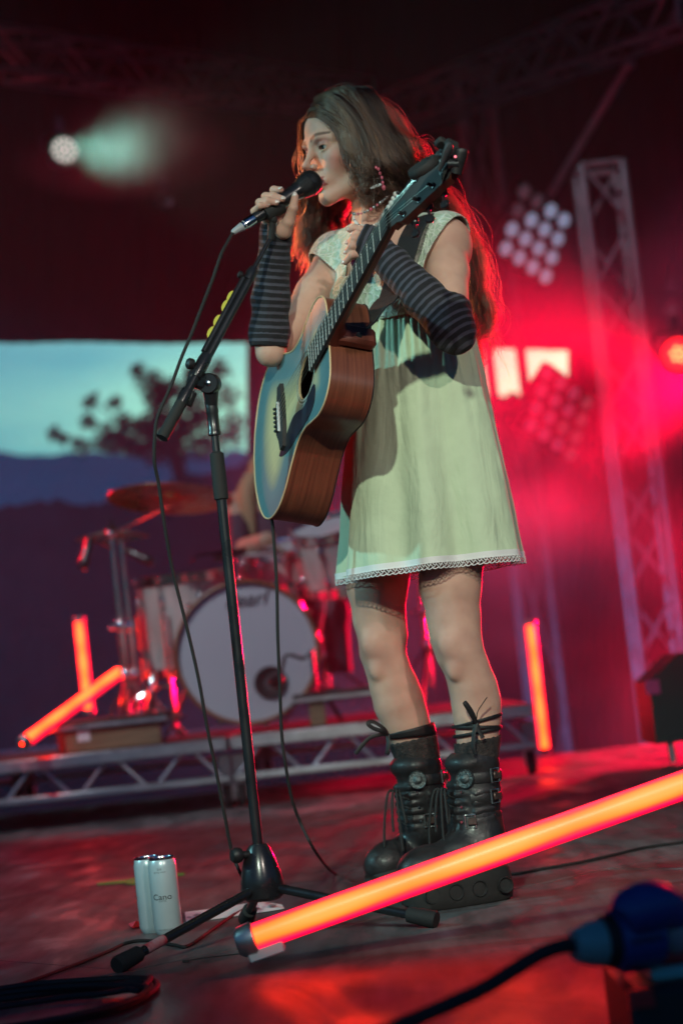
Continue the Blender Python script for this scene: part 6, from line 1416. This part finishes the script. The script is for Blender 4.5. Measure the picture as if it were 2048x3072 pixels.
# ================================================================== DRUMMER (far behind, mostly hidden)
dm = empty('person', (P(800, 2000, 9.15).x, 9.15, RZ), 'seated drummer with fair hair and dark top, mostly hidden behind the guitar', 'person')
DX = P(815, 1440, 9.15); S = SDF(arr(DX.x-.42, DX.x+.48, .011), arr(8.5, 9.6, .011), arr(RZ+.2, DX.z+.25, .011))
S.ell(DX, (.082, .095, .115), None, .02); S.cone(DX-Vector((0, 0, .08)), DX-Vector((0, 0, .18)), .05, .055, .03)
ch_ = P(835, 1600, 9.2); S.ell(ch_, (.19, .12, .26), None, .05); S.ell(ch_-Vector((0, 0, .32)), (.17, .15, .14), None, .05)
for s_, hp_ in ((-1, (800, 1618, 8.85)), (1, (985, 1620, 8.75))):
    sh = ch_+Vector((s_*.17, 0, .16)); h_ = P(*hp_); el = sh.lerp(h_, .45)+Vector((s_*.07, 0, -.13)); S.chain([sh, el, h_], [.055, .045, .03], .03)
    S.ell(h_, (.045, .03, .03), None, .02)
    kn = Vector((ch_.x+s_*.22, 8.85, RZ+.48)); S.cone(ch_-Vector((0, 0, .4)), kn, .09, .07, .04); S.cone(kn, Vector((kn.x, 8.9, RZ+.05)), .06, .045, .03)
V, Q = S.mesh()
V, Q = V, Q; M['dark_cloth'] = mat('dark_clothing', (.05, .03, .05), .9)
def dcol():
    m = bpy.data.materials.new('drummer_skin_cloth'); m.use_nodes = True; b = m.node_tree.nodes['Principled BSDF']; at = m.node_tree.nodes.new('ShaderNodeAttribute'); at.attribute_name = 'tint'; m.node_tree.links.new(at.outputs['Color'], b.inputs['Base Color']); b.inputs['Roughness'].default_value = .7; return m
db, V = np_mesh('body', V, Q, dcol(), dm, 1)
c_ = np.tile(np.array([.07, .035, .06]), (len(V), 1)); sk_ = (V[:, 2] > DX.z-.14) | ((V[:, 1] < 8.98) & (V[:, 2] > RZ+.62)); c_[sk_] = (.5, .32, .22)
at = db.data.color_attributes.new('tint', 'FLOAT_COLOR', 'POINT'); at.data.foreach_set('color', np.concatenate([c_, np.ones((len(V), 1))], 1).astype(np.float32).ravel())
hb_ = MB(); hb_.sphere(DX+Vector((0, .02, .02)), .115, 10, sc3=(1.0, 1.05, 1.2))
for k in range(26):
    a = 2*math.pi*k/26; q = DX+Vector((math.cos(a)*.10, math.sin(a)*.10+.02, .03)); 
    if math.sin(a) < -.75: continue
    hb_.tube(smooth_path([q, q+Vector((math.cos(a)*.05, math.sin(a)*.03, -.10)), q+Vector((math.cos(a)*.06+random.uniform(-.03, .03), math.sin(a)*.04, -.24-.06*random.random()))], 3), [.028, .03, .03, .028, .026, .02, .01], 6)
hb_.build('hair', mat('fair_hair', (.42, .30, .16), .6, bump=.6, bscale=90), dm)
for s_, (a, b) in ((-1, ((800, 1618, 8.82), (868, 1668, 8.75))), (1, ((985, 1620, 8.72), (940, 1668, 8.70)))):
    tag(MB().tube([P(*a), P(*b)], [.008, .005], 8).build('drumstick', M['ply_edge'], None), 'drumstick in the drummer\'s %s hand' % ('right' if s_ < 0 else 'left'), 'drumstick')

# ================================================================== AIR
def volume_mat(name, dens, col, aniso=.3):
    m = bpy.data.materials.new(name); m.use_nodes = True; N = m.node_tree.nodes; N.clear()
    v = N.new('ShaderNodeVolumePrincipled'); o = N.new('ShaderNodeOutputMaterial'); m.node_tree.links.new(v.outputs[0], o.inputs['Volume'])
    v.inputs['Color'].default_value = (*col, 1); v.inputs['Density'].default_value = dens; v.inputs['Anisotropy'].default_value = aniso; return m, v
hzm, _ = volume_mat('haze_air', .0004, (.9, .9, .92), .2)
tag(MB().box((0, 80, 3.6), (500, 330, 11.8)).build('haze', hzm, smooth=False), 'thin haze', kind='stuff')
def smoke(name, c, r_, dens, label, seed):
    m, v = volume_mat(name, dens, (.95, .9, .9), .0); t = m.node_tree; N = t.nodes; L = t.links
    tc = N.new('ShaderNodeTexCoord'); n = N.new('ShaderNodeTexNoise'); n.inputs['Scale'].default_value = 1.1; n.inputs['Detail'].default_value = 3
    mp = N.new('ShaderNodeMapping'); mp.inputs['Location'].default_value = (seed, 0, 0); L.new(tc.outputs['Object'], mp.inputs[0]); L.new(mp.outputs[0], n.inputs['Vector'])
    ln = N.new('ShaderNodeVectorMath'); ln.operation = 'LENGTH'; sc_ = N.new('ShaderNodeMapping'); sc_.inputs['Scale'].default_value = tuple(1/x for x in r_)
    L.new(tc.outputs['Object'], sc_.inputs[0]); L.new(sc_.outputs[0], ln.inputs[0])
    mr = N.new('ShaderNodeMapRange'); mr.inputs['From Min'].default_value = .05; mr.inputs['From Max'].default_value = 1; mr.inputs['To Min'].default_value = 1; mr.inputs['To Max'].default_value = 0; L.new(ln.outputs['Value'], mr.inputs['Value'])
    r1 = N.new('ShaderNodeMapRange'); r1.inputs['From Min'].default_value = .42; r1.inputs['From Max'].default_value = .68; L.new(n.outputs['Fac'], r1.inputs['Value'])
    mu = N.new('ShaderNodeMath'); mu.operation = 'MULTIPLY'; L.new(mr.outputs[0], mu.inputs[0]); L.new(r1.outputs[0], mu.inputs[1])
    m2 = N.new('ShaderNodeMath'); m2.operation = 'MULTIPLY'; L.new(mu.outputs[0], m2.inputs[0]); m2.inputs[1].default_value = dens; L.new(m2.outputs[0], v.inputs['Density'])
    mb = MB(); mb.sphere((0, 0, 0), 1, 12, sc3=r_); o = mb.build(name, m, None); o.location = c; return tag(o, label, kind='stuff')
smoke('smoke', P(1790, 1200, 11.3), (2.4, 1.6, 1.5), .75, 'billow of red-lit stage smoke round the truss tower', 2.2)

sm, _ = volume_mat('stage_smoke', .0068, (.9, .9, .92), .1)
tag(MB().box((0, 12.1, 1.5), (16.5, 13.4, 5.3)).build('stage_smoke', sm, smooth=False), 'thin smoke filling the back of the stage behind the singer', kind='stuff')
smoke('smoke', P(400, 415, 11.6), (.85, .7, .36), .8, 'wisp of smoke catching the pale green beam at upper left', 5.1)
smoke('smoke', P(1500, 2000, 10.6), (2.6, .9, 1.1), .14, 'low red smoke drifting behind the upright light tube at right', 8.3)
